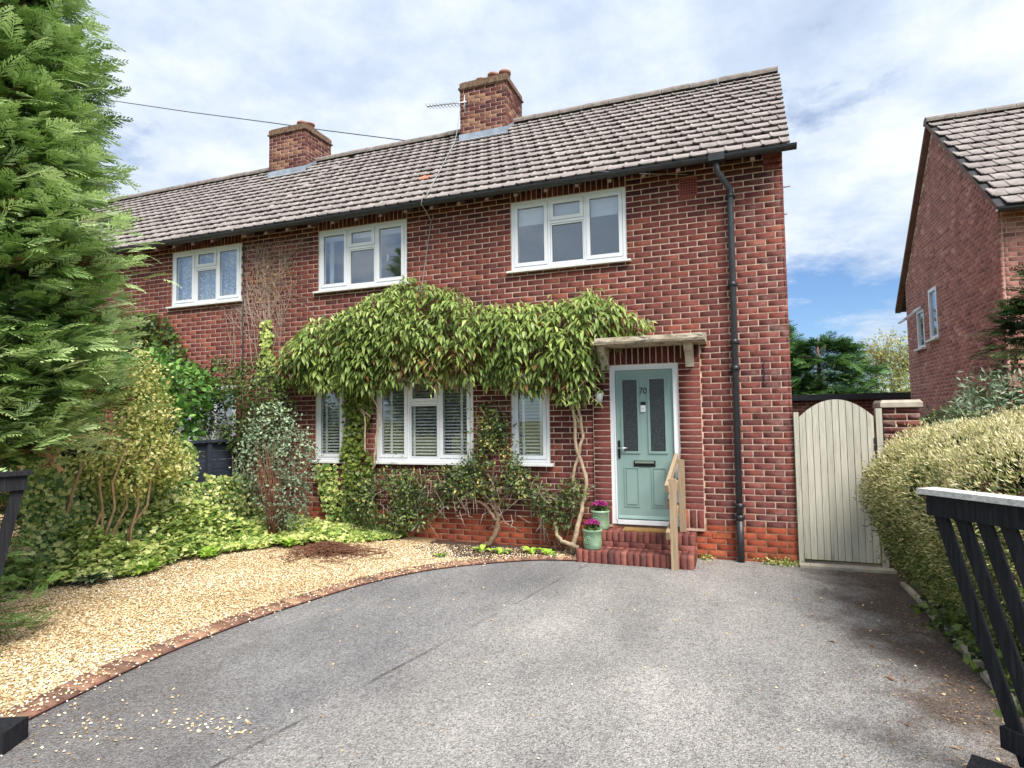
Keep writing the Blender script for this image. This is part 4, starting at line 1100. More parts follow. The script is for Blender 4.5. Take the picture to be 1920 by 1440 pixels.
def blob_pts(blobs, n, lo=.62, flat_bottom=True, bump=.16, seed=0):
    """points in the outer shell of a union of ellipsoids"""
    B = np.array(blobs, float); ar = (B[:, 3] * B[:, 4] + B[:, 4] * B[:, 5] + B[:, 3] * B[:, 5]); ar /= ar.sum()
    k = RNG.choice(len(B), n * 2, p=ar); u = rnd_dir(n * 2); rr = lo + (1 - lo) * RNG.random(n * 2) ** .55
    bb = 1 + bump * vnoise(u * 2.2 + k[:, None] * 1.7, 1.8, seed) + RNG.normal(0, .03, n * 2)
    P = B[k, :3] + u * B[k, 3:6] * (rr * bb)[:, None]
    ok = np.ones(len(P), bool)
    for i in range(len(B)):     # drop points well inside another blob
        q = np.sum(((P - B[i, :3]) / (B[i, 3:6] * .72)) ** 2, 1); ok &= (q > 1) | (k == i)
    ok &= P[:, 2] > 0.02
    P, u = P[ok][:n], u[ok][:n]
    return P, u
def limb_tubes(mb, base, blobs, n, r0, seed=0):
    rr = random.Random(seed)
    for i in range(n):
        b = blobs[i % len(blobs)]; tip = Vector((b[0] + rr.uniform(-.6, .6) * b[3], b[1] + rr.uniform(-.6, .6) * b[4], b[2] + rr.uniform(-.3, .6) * b[5]))
        s_ = Vector(base) + Vector((rr.uniform(-.07, .07), rr.uniform(-.07, .07), 0)); mid = s_.lerp(tip, .5) + Vector((rr.uniform(-.08, .08), rr.uniform(-.08, .08), .05))
        q = s_.lerp(mid, .5) + Vector((rr.uniform(-.04, .04), rr.uniform(-.04, .04), 0))
        mb.tube([s_, q, mid, tip], [r0, r0 * .8, r0 * .6, r0 * .2], 6)
LANCE, KITE, OVAL, IVY = lance(), kite(), oval(), ivyleaf()
NARROW = kite(.26, .05)
SPR = [spray(i) for i in range(3)]; SPR_S = [spray(9, False, 8)]
# foliage materials -------------------------------------------------
G = lambda *c: s2l(*c, 1.25)
M['lf_vine'] = leaf_mat('clematis_leaf', [(0, G(104, 66, 46)), (.10, G(128, 88, 58)), (.20, G(132, 122, 58)), (.34, G(74, 94, 45)), (.6, G(114, 134, 66)), (.85, G(152, 168, 92)), (1, G(186, 196, 124))], .22, .40, .4)
M['lf_conifer'] = leaf_mat('leylandii_spray', [(0, G(104, 78, 48)), (.05, G(44, 62, 32)), (.35, G(74, 102, 50)), (.65, G(112, 140, 74)), (.88, G(150, 174, 106)), (1, G(180, 200, 142))], .25, .55, .25)
M['lf_darkcon'] = leaf_mat('dark_conifer', [(0, G(26, 46, 30)), (.5, G(52, 84, 44)), (1, G(104, 138, 74))], .2, .6, .2)
M['lf_privet'] = leaf_mat('golden_privet_leaf', [(0, G(74, 98, 44)), (.25, G(138, 148, 74)), (.55, G(196, 192, 114)), (1, G(236, 228, 168))], .3, .5, .3, patch=.4, pscale=3)
M['lf_green'] = leaf_mat('bright_shrub_leaf', [(0, G(44, 78, 34)), (.5, G(88, 132, 56)), (1, G(150, 188, 98))], .28, .4, .45)
M['lf_ivy'] = leaf_mat('variegated_ivy_leaf', [(0, G(54, 80, 40)), (.3, G(94, 122, 60)), (.55, G(142, 158, 84)), (.8, G(188, 190, 116)), (1, G(222, 218, 162))], .2, .4, .4, patch=.5, pscale=1.1)
M['lf_ivyg'] = leaf_mat('green_ivy_leaf', [(0, G(42, 58, 26)), (.5, G(86, 104, 42)), (1, G(142, 152, 66))], .2, .4, .4)
M['lf_ground'] = leaf_mat('ground_cover_leaf', [(0, G(62, 92, 42)), (.35, G(122, 146, 68)), (.7, G(182, 192, 108)), (1, G(224, 222, 158))], .25, .45, .4, patch=.5, pscale=1.5)
M['lf_dark'] = leaf_mat('dark_shrub_leaf', [(0, G(44, 58, 30)), (.5, G(76, 94, 46)), (1, G(122, 138, 70))], .22, .45, .35)
M['lf_rose'] = leaf_mat('climbing_shrub_leaf', [(0, G(46, 58, 38)), (.5, G(80, 98, 58)), (.88, G(118, 132, 74)), (.97, G(168, 152, 70)), (1, G(206, 190, 120))], .2, .4, .4)
M['lf_grey'] = leaf_mat('grey_green_leaf', [(0, G(66, 76, 58)), (.5, G(112, 130, 104)), (1, G(166, 182, 150))], .2, .6, .25)
M['lf_hedge'] = leaf_mat('clipped_hedge_leaf', [(0, G(54, 68, 32)), (.22, G(92, 104, 54)), (.45, G(142, 144, 88)), (.7, G(190, 178, 126)), (.85, G(204, 196, 146)), (1, G(222, 212, 176))], .22, .55, .25, patch=.5, pscale=2.2)
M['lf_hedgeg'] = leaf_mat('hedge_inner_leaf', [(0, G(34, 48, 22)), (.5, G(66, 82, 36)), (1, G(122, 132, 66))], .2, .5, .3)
M['lf_pale'] = leaf_mat('pale_birch_leaf', [(0, G(120, 132, 76)), (.5, G(160, 166, 104)), (1, G(200, 184, 120))], .35, .5, .3)
M['lf_lime'] = leaf_mat('lime_leaf', [(0, G(104, 150, 48)), (1, G(178, 206, 86))], .3, .4, .4)
M['petal'] = leaf_mat('magenta_petal', [(0, s2l(150, 30, 110)), (.6, s2l(206, 66, 160)), (1, s2l(232, 130, 196))], .25, .5, .3)
M['litter'] = leaf_mat('dry_litter', [(0, s2l(84, 58, 42)), (.5, s2l(140, 104, 72)), (1, s2l(206, 176, 128))], .1, .8, .2)

# glazed pots with flowers
def pot(x, y, z, label, seed):
    p = empty('flower_pot', (x, y, z), label, 'flower pot', 'glazed pots on the door steps')
    mb = MB(); mb.lathe([(0, 0), (.098, 0), (.108, .012), (.112, .06), (.112, .205), (.12, .212), (.12, .232), (.105, .236), (.10, .20), (0, .20)], (x, y, z), 28); mb.build('pot', M['glaze'], p)
    mb = MB()
    for k in range(26):
        a = k * .5; r_ = .012 + .0016 * k; mb.tube([(x - .03 + r_ * math.cos(a), y - .112, z + .12 + r_ * math.sin(a)), (x - .03 + r_ * math.cos(a + .5), y - .112, z + .12 + r_ * math.sin(a + .5))], .005, 5)
    mb.build('embossed_crest', M['glaze'], p)
    mb = MB(); mb.lathe([(0, 0), (.10, 0)], (x, y, z + .215), 20); mb.build('compost', M['soil'], p)
    n = 160; P = np.column_stack([RNG.normal(x, .045, n), RNG.normal(y, .045, n), z + .22 + RNG.random(n) * .07]); d = rnd_dir(n) + [0, 0, .6]
    leaves('leaf_clump', OVAL, P, d, rnd_dir(n) + [0, 0, 1], RNG.uniform(.03, .05, n), RNG.random(n) * .6, M['lf_dark'], p, kind='stuff')
    nb2 = 17
    for i in range(nb2):
        a = i * 2.4; rr = .085 * math.sqrt(i / nb2); c = np.array([x + rr * math.cos(a), y + rr * math.sin(a), z + .325 - .35 * rr + random.uniform(-.012, .012)])
        m_ = 34; u = rnd_dir(m_); u[:, 2] = np.abs(u[:, 2]) * .8 + .1
        o = leaves('bloom', KITE, c + u * .006, u, rnd_dir(m_), RNG.uniform(.02, .034, m_), RNG.random(m_), M['petal'], p)
pot(-2.30, -.515, .148, 'glazed green pot of magenta flowers on the lower step', 1)
pot(-2.27, -.19, .328, 'glazed green pot of magenta flowers on the upper step against the wall', 2)

# ------------------------------------------------------------------ side gate and pier
sg = empty('side_gate', (.45, 0, 0), 'pale silvered boarded side gate with arched top', 'gate')
nbd = 11; gx0, gx1 = .065, .825; bw = (gx1 - gx0) / nbd
zt_ = lambda x: 1.90 - .20 * ((x - .445) / .38) ** 2
for i in range(nbd):
    a, b = gx0 + i * bw + .003, gx0 + (i + 1) * bw - .003; yj = random.uniform(-.002, .002)
    pts = [(a, -.022 + yj, .075), (b, -.022 + yj, .075)] + [(x, -.022 + yj, zt_(x)) for x in np.linspace(b, a, 4)]
    mb = MB(); mb.prism(pts, (0, .022, 0)); mb.build('board', M['gate_wood'], sg)
for z in (.30, .95, 1.55):
    mb = MB(); mb.box((gx0, .002, z), (gx1, .035, z + .10)); mb.build('ledge', M['gate_wood'], sg)
mb = MB(); mb.box((.815, -.03, 1.32), (.84, -.022, 1.46)); mb.build('latch', M['dark_metal'], sg)
mb = MB(); mb.box((.008, -.035, 0), (.060, .05, 1.76)); mb.build('gate_post', M['gate_wood'], label='slim timber gate post fixed to the house corner', cat='post')
mb = MB(); mb.box((.845, -.035, 0), (.905, .05, 1.79)); mb.build('gate_post', M['gate_wood'], label='slim timber gate post against the brick pier', cat='post')
mb = MB(); mb.box((.0, -.16, -.02), (.95, .12, .028)); mb.build('threshold_slab', M['stone'], kind='structure')
pr_ = empty('gate_pier', (1.09, .15, 0), 'square red brick gate pier with stone cap above the hedge', 'gate pier')
mb = MB(); mb.box((.925, .0, -.05), (1.27, .34, 1.80)); mb.build('core', M['mortar'], pr_)
for k in range(24):
    z = 1.80 - CH * (k + 1) + J / 2
    for (a, b) in (((.92, 1.145), (1.158, 1.275)) if k % 2 else ((.92, 1.035), (1.05, 1.275))):
        v = (BOXV + RNG.normal(0, .01, (8, 3)) * [.3, .1, 1]) * (b - a, .02, CH - J)
        link(bpy.data.objects.new('brick', np_mesh('brick', v, [np.array([(0, 1, 3, 2), (4, 6, 7, 5), (0, 4, 5, 1), (1, 5, 7, 3), (0, 2, 6, 4)])], M['brick'], np.full(5, RNG.random()))), ((a + b) / 2, .005, z + (CH - J) / 2), pr_)
    mb = MB(); mb.box((.918, .02, z), (.93, .34, z + CH - J)); mb.build('brick', M['brick'], pr_)
mb = MB(); mb.box((.895, -.03, 1.80), (1.30, .37, 1.85)); mb.prism([(.895, -.03, 1.85), (1.30, -.03, 1.85), (1.28, -.01, 1.88), (.915, -.01, 1.88)], (0, .38, 0)); mb.build('stone_cap', M['stone'], pr_)

# ------------------------------------------------------------------ black entrance gates
def black_gate(label, T, e, z, lean, n, rail_ext, cap_mat, wd=.065, sp=.11):
    g = empty('driveway_gate', (T[0], T[1], 0), label, 'gate', 'black driveway gates')
    e = Vector((e[0], e[1], 0)).normalized(); T = Vector((T[0], T[1], 0)); nn = Vector((-e.y, e.x, 0))
    p = lambda s_, h: T + e * s_ + Vector((0, 0, h))
    mb = MB(); mb.bar(p(-.03, z - .015), p(rail_ext, z - .015), .13, .03); mb.build('rail_cap', cap_mat, g)
    mb = MB(); mb.bar(p(.0, z - .085), p(rail_ext, z - .085), .075, .11); mb.build('top_rail', M['black_wood'], g)
    mb = MB(); mb.bar(p(lean * .86, .2), p(rail_ext, .2), .07, .1); mb.build('bottom_rail', M['black_wood'], g)
    for i in range(n):
        s_ = .045 + i * sp
        mb = MB(); mb.bar(p(s_, z - .12), p(s_ + lean * 1.0, .10), .022, wd if i else wd * 1.0, upv=tuple(e)); mb.build('slat', M['black_wood'], g)
    return g
black_gate('black slatted driveway gate with bleached top rail in front of the hedge', (.331, -3.93), (.59, -.81), 1.33, .36, 10, 1.25, M['worn_cap'])
black_gate('black slatted driveway gate half hidden under the tall conifer', (-5.72, -4.72), (-.28, -.96), 1.385, .22, 5, .9, M['black_wood'], .075, .15)
mb = MB(); mb.prism([(-4.72, -5.62, 0), (-4.38, -5.46, 0), (-4.38, -5.46, .115), (-4.72, -5.62, .115)], (.075, -.16, 0)); mb.build('gate_stop', M['black_wood'], label='black timber gate stop block lying on the asphalt by the gravel', cat='block')
mb = MB(); mb.prism([(.30, -4.35, 0), (.62, -4.52, 0), (.62, -4.52, .10), (.30, -4.35, .10)], (.07, .15, 0)); mb.build('gate_stop', M['black_wood'], label='worn black timber block at the foot of the slatted gate by the hedge', cat='block')

# ------------------------------------------------------------------ garden fence on the boundary
fn = empty('boundary_fence', (-8.0, -1.6, 0), 'dark slate painted boundary fence mostly buried in ivy', 'fence')
for i in range(10):
    mb = MB(); mb.box((-8.03, -3.25, .12 + i * .132), (-7.995 + (i % 2) * .006, -.15, .12 + i * .132 + .126)); mb.build('board', M['fence_blue'], fn)
for y in (-3.2, -2.45, -1.7, -.95, -.2):
    mb = MB(); mb.box((-7.995, y - .04, 0), (-7.94, y + .04, 1.45)); mb.build('post', M['fence_blue'], fn)
mb = MB(); mb.box((-8.05, -3.28, 1.44), (-7.92, -.12, 1.475)); mb.build('capping', M['fence_blue'], fn)

# ------------------------------------------------------------------ clematis over the windows
vn = empty('clematis_vine', (-4.6, -.1, 0), 'large drooping evergreen clematis hanging over the ground floor windows', 'vine')
VP = [(-7.45, 2.45), (-7.12, 2.95), (-6.69, 3.24), (-6.1, 3.38), (-5.54, 3.63), (-5.01, 3.78), (-4.41, 3.57), (-4.0, 3.32), (-3.38, 3.26), (-2.79, 3.26), (-2.29, 3.34), (-1.99, 3.2), (-1.62, 2.92), (-1.68, 2.76), (-2.2, 2.68), (-2.30, 2.25), (-2.43, 1.95), (-2.67, 2.05), (-3.4, 2.15), (-3.94, 2.30), (-4.42, 2.25), (-5.01, 2.33), (-5.54, 2.2), (-6.1, 2.18), (-6.88, 2.28), (-7.18, 2.40)]
def vine_leaves(n, inner):
    P = samp(VP, n) + RNG.normal(0, .05, (n, 2)) * [1, .8]; P = P[(vnoise(P, 4.5, 21) + .6 * vnoise(P, 11, 22) < .62) | inner]; n = len(P); x, z = P[:, 0], P[:, 1]
    top = np.interp(x, [p[0] for p in VP[:13]], [p[1] for p in VP[:13]]); bot = np.interp(x, [p[0] for p in VP[13:]][::-1], [p[1] for p in VP[13:]][::-1])
    t = np.clip((top - z) / (top - bot + 1e-3), 0, 1)
    thick = .14 + .36 * np.sin(np.clip(t, 0, 1) ** .7 * math.pi * .85) ** .8
    thick *= np.clip((x + 7.5) / .5, .35, 1) * np.clip((-1.55 - x) / .7, .3, 1) * (1 + .28 * vnoise(P, 2.6, 8))
    y = -thick * (RNG.uniform(.25, .75, n) if inner else RNG.uniform(.8, 1.08, n)) - .02
    # clumped light and dark: leaves sit on hanging shoots
    cl = vnoise(np.column_stack([x, z]), 5.5, 4)
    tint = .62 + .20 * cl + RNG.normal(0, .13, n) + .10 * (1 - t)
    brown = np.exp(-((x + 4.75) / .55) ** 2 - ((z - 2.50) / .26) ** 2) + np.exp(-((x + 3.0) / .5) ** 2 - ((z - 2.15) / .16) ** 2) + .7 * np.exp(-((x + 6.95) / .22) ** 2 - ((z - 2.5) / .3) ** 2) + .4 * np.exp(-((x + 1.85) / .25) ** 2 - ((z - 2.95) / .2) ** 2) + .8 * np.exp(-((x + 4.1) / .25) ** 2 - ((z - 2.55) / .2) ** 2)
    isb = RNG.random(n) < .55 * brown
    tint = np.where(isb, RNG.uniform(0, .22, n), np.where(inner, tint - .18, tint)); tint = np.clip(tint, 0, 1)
    az = RNG.normal(0, 1.0, n); out_ = np.stack([np.sin(az), -np.cos(az), RNG.normal(-.05 if not inner else -.35, .30, n) + .30 * (1 - t)], 1)
    up_ = np.repeat([[0, -.15, 1.0]], n, 0) + RNG.normal(0, .18, (n, 3))
    return np.column_stack([x, y, z]), out_, up_, (.06 + .155 * RNG.beta(1.6, 1.9, n)) * np.where(isb, .9, 1), tint
p, d, u, s_, t = vine_leaves(7600, False)
near = np.argsort(np.linalg.norm(p - CAM, axis=1) + RNG.random(len(p)) * 2.5)[:290]; isn = np.zeros(len(p), bool); isn[near] = True
leaves('foliage', LANCE, p[~isn], d[~isn], u[~isn], s_[~isn], t[~isn], M['lf_vine'], vn, .02, smooth=True, kind='stuff')
lv = [np_mesh('leaf', lance(RNG.uniform(.22, .3), RNG.uniform(.2, .5), RNG.uniform(1.2, 1.5))[0], [LANCE[1]], M['lf_vine'], np.full(len(LANCE[1]), q_), smooth=True) for q_ in (.05, .12, .25, .4, .5, .58, .66, .74, .82, .95)]
fr_ = frames(d, u)
for i in near:
    o = bpy.data.objects.new('leaf', lv[min(9, int(t[i] * 10))]); link(o, p[i], vn); o.rotation_euler = Matrix(fr_[i].tolist()).to_euler(); o.scale = (s_[i],) * 3
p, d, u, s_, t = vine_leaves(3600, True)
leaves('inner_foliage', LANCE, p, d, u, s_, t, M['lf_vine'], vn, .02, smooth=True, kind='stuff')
sh = MB(); SP, SD, SU, SS, ST = [], [], [], [], []; rr = random.Random(21)
for i in range(110):      # loose shoots breaking the outline
    k_ = rr.randrange(13) if i % 3 else rr.randrange(13, 25); a, b = VP[k_], VP[(k_ + 1) % len(VP)]; f = rr.random(); x, z = a[0] + (b[0] - a[0]) * f, a[1] + (b[1] - a[1]) * f
    y = -rr.uniform(.10, .38) if i % 3 else -rr.uniform(.15, .45); up_ = i % 3 > 0; l = rr.uniform(.12, .30); dx, dz = rr.gauss(0, .5), (rr.uniform(.2, .9) if up_ else -rr.uniform(.6, 1))
    pts = [(x + dx * l * q, y - .10 * q * l, z - (.05 if up_ else -.08) + (dz * q - (.5 * q * q if up_ else 0)) * l) for q in (0, .35, .7, 1)]
    sh.tube(pts, [.004, .0035, .003, .0015], 4, cap=False)
    for q in pts[1:]:
        for sgn in (-1, 1): SP.append(q); SD.append((sgn * .8 + dx * .3, -.5, -.1)); SU.append((0, -.2, 1)); SS.append(rr.uniform(.05, .11)); ST.append(rr.uniform(.5, .98))
sh.build('shoot', M['pale_bark'], vn, kind='stuff')
leaves('shoot_leaf', LANCE, np.array(SP), np.array(SD), np.array(SU) + RNG.normal(0, .2, (len(SP), 3)), np.array(SS), np.array(ST), M['lf_vine'], vn, .02, smooth=True, kind='stuff')
def stem(pts, r0, r1, mat, parent, name='stem'):
    P = smooth_path(pts, 5); mb = MB(); k_ = len(P)
    P = P + np.random.default_rng(int(abs(pts[0][0] * 1000))).normal(0, .008, P.shape)
    mb.tube(P, [r0 + (r1 - r0) * i / (k_ - 1) for i in range(k_)], 7); return mb.build(name, mat, parent)
stem([(-2.62, -.30, .02), (-2.56, -.22, .35), (-2.50, -.14, .62), (-2.46, -.12, .95), (-2.58, -.12, 1.34), (-2.60, -.14, 1.75), (-2.66, -.18, 2.2)], .034, .018, M['pale_bark'], vn)
stem([(-2.60, -.16, .75), (-2.62, -.11, 1.0), (-2.50, -.12, 1.48), (-2.54, -.13, 1.9), (-2.45, -.2, 2.3)], .022, .016, M['pale_bark'], vn)
stem([(-2.48, -.10, 1.5), (-2.60, -.12, 1.8), (-2.75, -.16, 2.2)], .016, .012, M['pale_bark'], vn)
stem([(-5.66, -.14, 1.0), (-5.57, -.14, 1.6), (-5.55, -.16, 1.92), (-5.70, -.2, 2.15), (-5.9, -.2, 2.4)], .016, .014, M['pale_bark'], vn)
stem([(-5.80, -.12, 1.25), (-5.80, -.14, 1.75), (-5.86, -.14, 1.9), (-5.7, -.14, 1.78)], .014, .01, M['pale_bark'], vn)

# ivy against the wall between the windows
def wall_ivy(label, poly, n, depth, mat, size=(.045, .075), tint=(.2, .9), name='wall_ivy', extra=None):
    o = empty(name, (np.mean([q[0] for q in poly]), 0, min(q[1] for q in poly)), label, 'ivy')
    P = samp(poly, n); th = depth * (.5 + .5 * (vnoise(P, 3.0, len(poly)) * .5 + .5)); y = -th * RNG.uniform(.25, 1, n) - .01
    d = np.column_stack([RNG.normal(0, .6, n), -RNG.random(n) * .5, -np.abs(RNG.normal(.6, .5, n))]); nr = np.column_stack([RNG.normal(0, .4, n), np.full(n, -1.0), RNG.normal(.35, .4, n)])
    tt = RNG.uniform(tint[0], tint[1], n) + .15 * vnoise(P, 4, 2)
    leaves('foliage', IVY, np.column_stack([P[:, 0], y, P[:, 1]]), d, nr, RNG.uniform(size[0], size[1], n), tt, mat, o, kind='stuff')
    return o
wall_ivy('green ivy strip climbing between the two left ground floor windows', [(-6.24, 2.4), (-5.62, 2.4), (-5.70, 1.9), (-5.85, 1.5), (-5.66, 1.05), (-5.8, .75), (-6.2, .6), (-6.27, 1.2), (-6.20, 1.7)], 900, .13, M['lf_ivyg'])
wall_ivy('pale variegated ivy on the wall below the narrow left window', [(-6.72, 1.08), (-6.35, 1.08), (-6.3, .8), (-6.15, .55), (-5.9, .15), (-6.45, .1), (-6.6, .5), (-6.75, .8)], 420, .14, M['lf_ivy'], tint=(.3, .8))
wall_ivy('thin yellow green ivy shoot on the brick wall left of the vine', [(-7.88, 3.36), (-7.66, 3.42), (-7.6, 3.0), (-7.55, 2.5), (-7.95, 2.4), (-7.85, 2.9)], 190, .07, M['lf_ground'], (.05, .08), (.4, .9))
wall_ivy('dark ivy clump high on the wall of the attached house', [(-10.95, 3.45), (-10.6, 3.72), (-10.1, 3.70), (-9.72, 3.4), (-9.4, 2.9), (-9.0, 2.6), (-8.8, 2.1), (-11.0, 2.1), (-11.1, 3.0)], 1500, .22, M['lf_ivyg'], (.06, .09), (.0, .6))

# climbing shrub under and between the windows
def shrub(name, label, blobs, base, n, TVF, size, mat, tint=(.1, .9), lo=.55, stems=7, r0=.018, bark='bark', cat='shrub', bump=.2, spread=.8, downw=-.1, seed=0, top_light=.15, jit=.05, group=None, holes=9):
    o = empty(name, base, label, cat, group)
    P, u = blob_pts(blobs, n, lo, bump=bump, seed=seed); kp = vnoise(P, 4.2, seed + 30) + .5 * vnoise(P, 10, seed + 31) < holes; P, u = P[kp], u[kp]; n = len(P)
    d = u * .5 + rnd_dir(n) * spread + [0, 0, downw]; nr = u + rnd_dir(n) * .55 + [0, 0, .25]
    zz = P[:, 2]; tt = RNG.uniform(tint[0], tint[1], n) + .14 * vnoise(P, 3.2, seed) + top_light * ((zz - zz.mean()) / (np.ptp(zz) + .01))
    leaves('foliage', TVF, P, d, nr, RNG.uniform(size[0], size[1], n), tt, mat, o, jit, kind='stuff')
    if stems:
        mb = MB(); limb_tubes(mb, base, blobs, stems, r0, seed); mb.build('stem', M[bark], o)
    return o
cs = shrub('climbing_shrub', 'dark small-leaved climbing shrub trained below and between the ground floor windows',
      [(-3.78, -.14, 1.55, .32, .16, .42), (-3.75, -.17, 1.05, .5, .2, .32), (-3.45, -.15, .82, .42, .18, .28), (-4.2, -.15, .85, .5, .18, .26), (-4.75, -.17, .72, .5, .2, .3), (-5.3, -.2, .7, .5, .24, .38), (-5.75, -.2, .55, .4, .22, .36), (-5.2, -.22, .35, .55, .2, .2)], (-3.70, -.2, .0), 10500, OVAL, (.03, .062), M['lf_rose'], (.05, .96), .25, 0, downw=-.15, seed=3, bump=.6, holes=.30)
stem([(-3.92, -.42, .0), (-3.78, -.34, .06), (-3.66, -.28, .22), (-3.66, -.22, .45), (-3.74, -.18, .7), (-3.72, -.15, 1.2)], .045, .02, M['bark'], cs)
stem([(-3.66, -.26, .38), (-3.85, -.2, .56), (-4.2, -.15, .66), (-4.7, -.14, .70)], .026, .012, M['bark'], cs)
stem([(-3.66, -.22, .5), (-3.55, -.18, .68), (-3.2, -.12, .74), (-2.95, -.1, .62)], .022, .010, M['bark'], cs)
stem([(-5.25, -.25, .0), (-5.22, -.2, .35), (-5.3, -.16, .7)], .03, .014, M['bark'], cs)
for i in range(40):
    x = random.uniform(-5.6, -3.0); z = random.uniform(.45, .95); stem_ = None
mb = MB()
for i in range(90):
    x, z = random.uniform(-5.9, -2.9), random.uniform(.35, 1.0); mb.tube([(x, -.12, z), (x + random.uniform(-.12, .12), -.22, z + random.uniform(-.2, .1)), (x + random.uniform(-.2, .2), -.26, z - random.uniform(.05, .3))], [.005, .004, .002], 4)
mb.build('dry_twig', M['twig_dry'], cs)
rb = shrub('wall_shrub', 'straggly small-leaved shrub on the wall beside the lower flower pot', [(-2.62, -.16, .75, .22, .14, .24), (-2.82, -.18, .48, .26, .16, .26), (-3.05, -.16, .62, .22, .12, .2)], (-2.85, -.2, 0), 900, KITE, (.04, .075), M['lf_rose'], (.1, .85), .2, 6, .012, seed=5)
stem([(-2.50, -.38, -.0), (-2.52, -.36, .10), (-2.66, -.34, .15), (-2.80, -.28, .20), (-2.86, -.22, .4)], .035, .02, M['pale_bark'], rb)

# bare creeper on the wall
dc = empty('dead_creeper', (-7.9, 0, 2.5), 'bare dead creeper stems fanned over the brick wall between the bedroom windows', 'creeper')
mb = MB(); rr = random.Random(11)
def twig(x, z, a, l, r_, dep):
    n_ = 5; pts = [(x, -.012, z)]
    for i in range(n_):
        a += rr.gauss(0, .12); x += math.sin(a) * l / n_; z += math.cos(a) * l / n_
        if z > 4.72 or (x < -8.29 and z > 3.7): break
        pts.append((x, -.010 - rr.random() * .012, z))
        if dep and rr.random() < .75: twig(x, z, a + rr.choice((-1, 1)) * rr.uniform(.3, .8), l * rr.uniform(.45, .7), r_ * .65, dep - 1)
    if len(pts) > 1: mb.tube(pts, r_, 3, cap=False)
for i in range(12): twig(rr.uniform(-8.5, -7.4), 2.5 + rr.random() * .4, rr.gauss(.05, .15), rr.uniform(.9, 1.5), .005, 2)
for i in range(7): twig(rr.uniform(-8.1, -7.5), 3.0 + rr.random() * .5, rr.gauss(0, .1), rr.uniform(1.0, 1.5), .005, 3)
mb.build('stem', M['twig_dry'], dc)
n = 330; X_ = np.clip(RNG.normal(-7.78, .24, n), -8.27, -7.2); Z_ = RNG.normal(4.1, .33, n); ok = Z_ < 4.72; P = np.column_stack([X_, -.012 - RNG.random(n) * .02, Z_])[ok]
leaves('dry_leaf', KITE, P, rnd_dir(len(P)) * [1, .3, 1], rnd_dir(len(P)) + [0, -1, 0], RNG.uniform(.03, .06, len(P)), RNG.uniform(.3, .9, len(P)), M['litter'], dc, kind='stuff')

# ------------------------------------------------------------------ shrubs of the left border
shrub('dark_shrub', 'dark evergreen shrub in front of the attached house between bright shrub and vine', [(-8.15, -.55, 2.35, .45, .35, .42), (-7.55, -.5, 2.25, .5, .35, .48), (-7.25, -.45, 1.85, .35, .3, .5), (-8.45, -.6, 1.9, .35, .3, .4), (-7.75, -.5, 1.55, .5, .3, .3)], (-7.8, -.5, .1), 4200, OVAL, (.04, .07), M['lf_dark'], (.0, .7), .35, 10, .02, seed=6, bump=.3)
gs = shrub('grey_shrub', 'grey-green leaved shrub with brown twiggy middle beside the narrow left window', [(-6.95, -.75, 1.62, .42, .32, .40), (-6.6, -.7, 1.2, .38, .3, .45), (-7.2, -.8, 1.15, .32, .3, .5), (-6.75, -.75, .62, .42, .32, .42)], (-6.85, -.7, .1), 3600, OVAL, (.03, .055), M['lf_grey'], (.1, .9), .5, 12, .018, seed=7, bump=.28, top_light=.35)
mb = MB(); limb_tubes(mb, (-6.85, -.8, .1), [(-6.95, -.95, 1.3, .35, .12, .35), (-6.8, -.98, .9, .4, .1, .4), (-6.9, -.95, 1.0, .4, .1, .4)], 60, .007, 3); mb.build('twig', M['twig_brown'], gs)
shrub('bright_shrub', 'bright green broad-leaved shrub rising above the boundary fence', [(-8.75, -1.3, 2.35, .5, .45, .5), (-8.35, -1.0, 2.2, .45, .4, .42), (-9.2, -1.5, 2.35, .45, .4, .5), (-8.6, -1.2, 1.7, .6, .45, .5), (-9.3, -2.2, 1.9, .6, .5, .7), (-9.4, -2.8, 1.5, .6, .5, .8)], (-8.7, -1.2, 0), 4600, OVAL, (.07, .125), M['lf_green'], (.05, .9), .45, 8, .022, seed=8, bump=.3, top_light=.35)
pv = shrub('golden_privet', 'golden yellow privet on tan stems beside the tall conifer', [(-7.75, -2.2, 2.25, .28, .26, .44), (-7.7, -2.2, 1.85, .4, .34, .44), (-7.65, -2.3, 1.42, .5, .4, .38), (-7.45, -2.1, 1.22, .34, .3, .32), (-7.8, -2.75, 1.35, .42, .36, .3), (-7.6, -2.5, 1.1, .4, .3, .25)], (-7.85, -2.5, .1), 8600, OVAL, (.03, .058), M['lf_privet'], (.0, .9), .25, 0, seed=9, bump=.5, top_light=.2)
mb = MB(); rr = random.Random(4)
for i in range(15):
    a = rr.uniform(-.45, .45); bx, by = -7.68 + rr.uniform(-.34, .26), -2.65 + rr.uniform(-.25, .2)
    j = lambda: rr.uniform(-.06, .06)
    mb.tube([(bx, by, .15), (bx + a * .2 + j(), by + j(), .45), (bx + a * .5 + j(), by + j(), .75), (bx + a * .7 + j(), by + j(), 1.05), (bx + a + j(), by + .1 + j(), 1.5)], [.018, .017, .015, .012, .006], 6)
for bx, by in ((-7.95, -3.0), (-7.8, -3.05), (-8.1, -3.1)):
    a = rr.uniform(-.3, .3); mb.tube([(bx, by, .2), (bx - .05, by, .6), (bx + a * .4, by, 1.0), (bx + a, by + .1, 1.6)], [.022, .02, .016, .008], 6)
mb.build('stem', M['tan_bark'], pv)
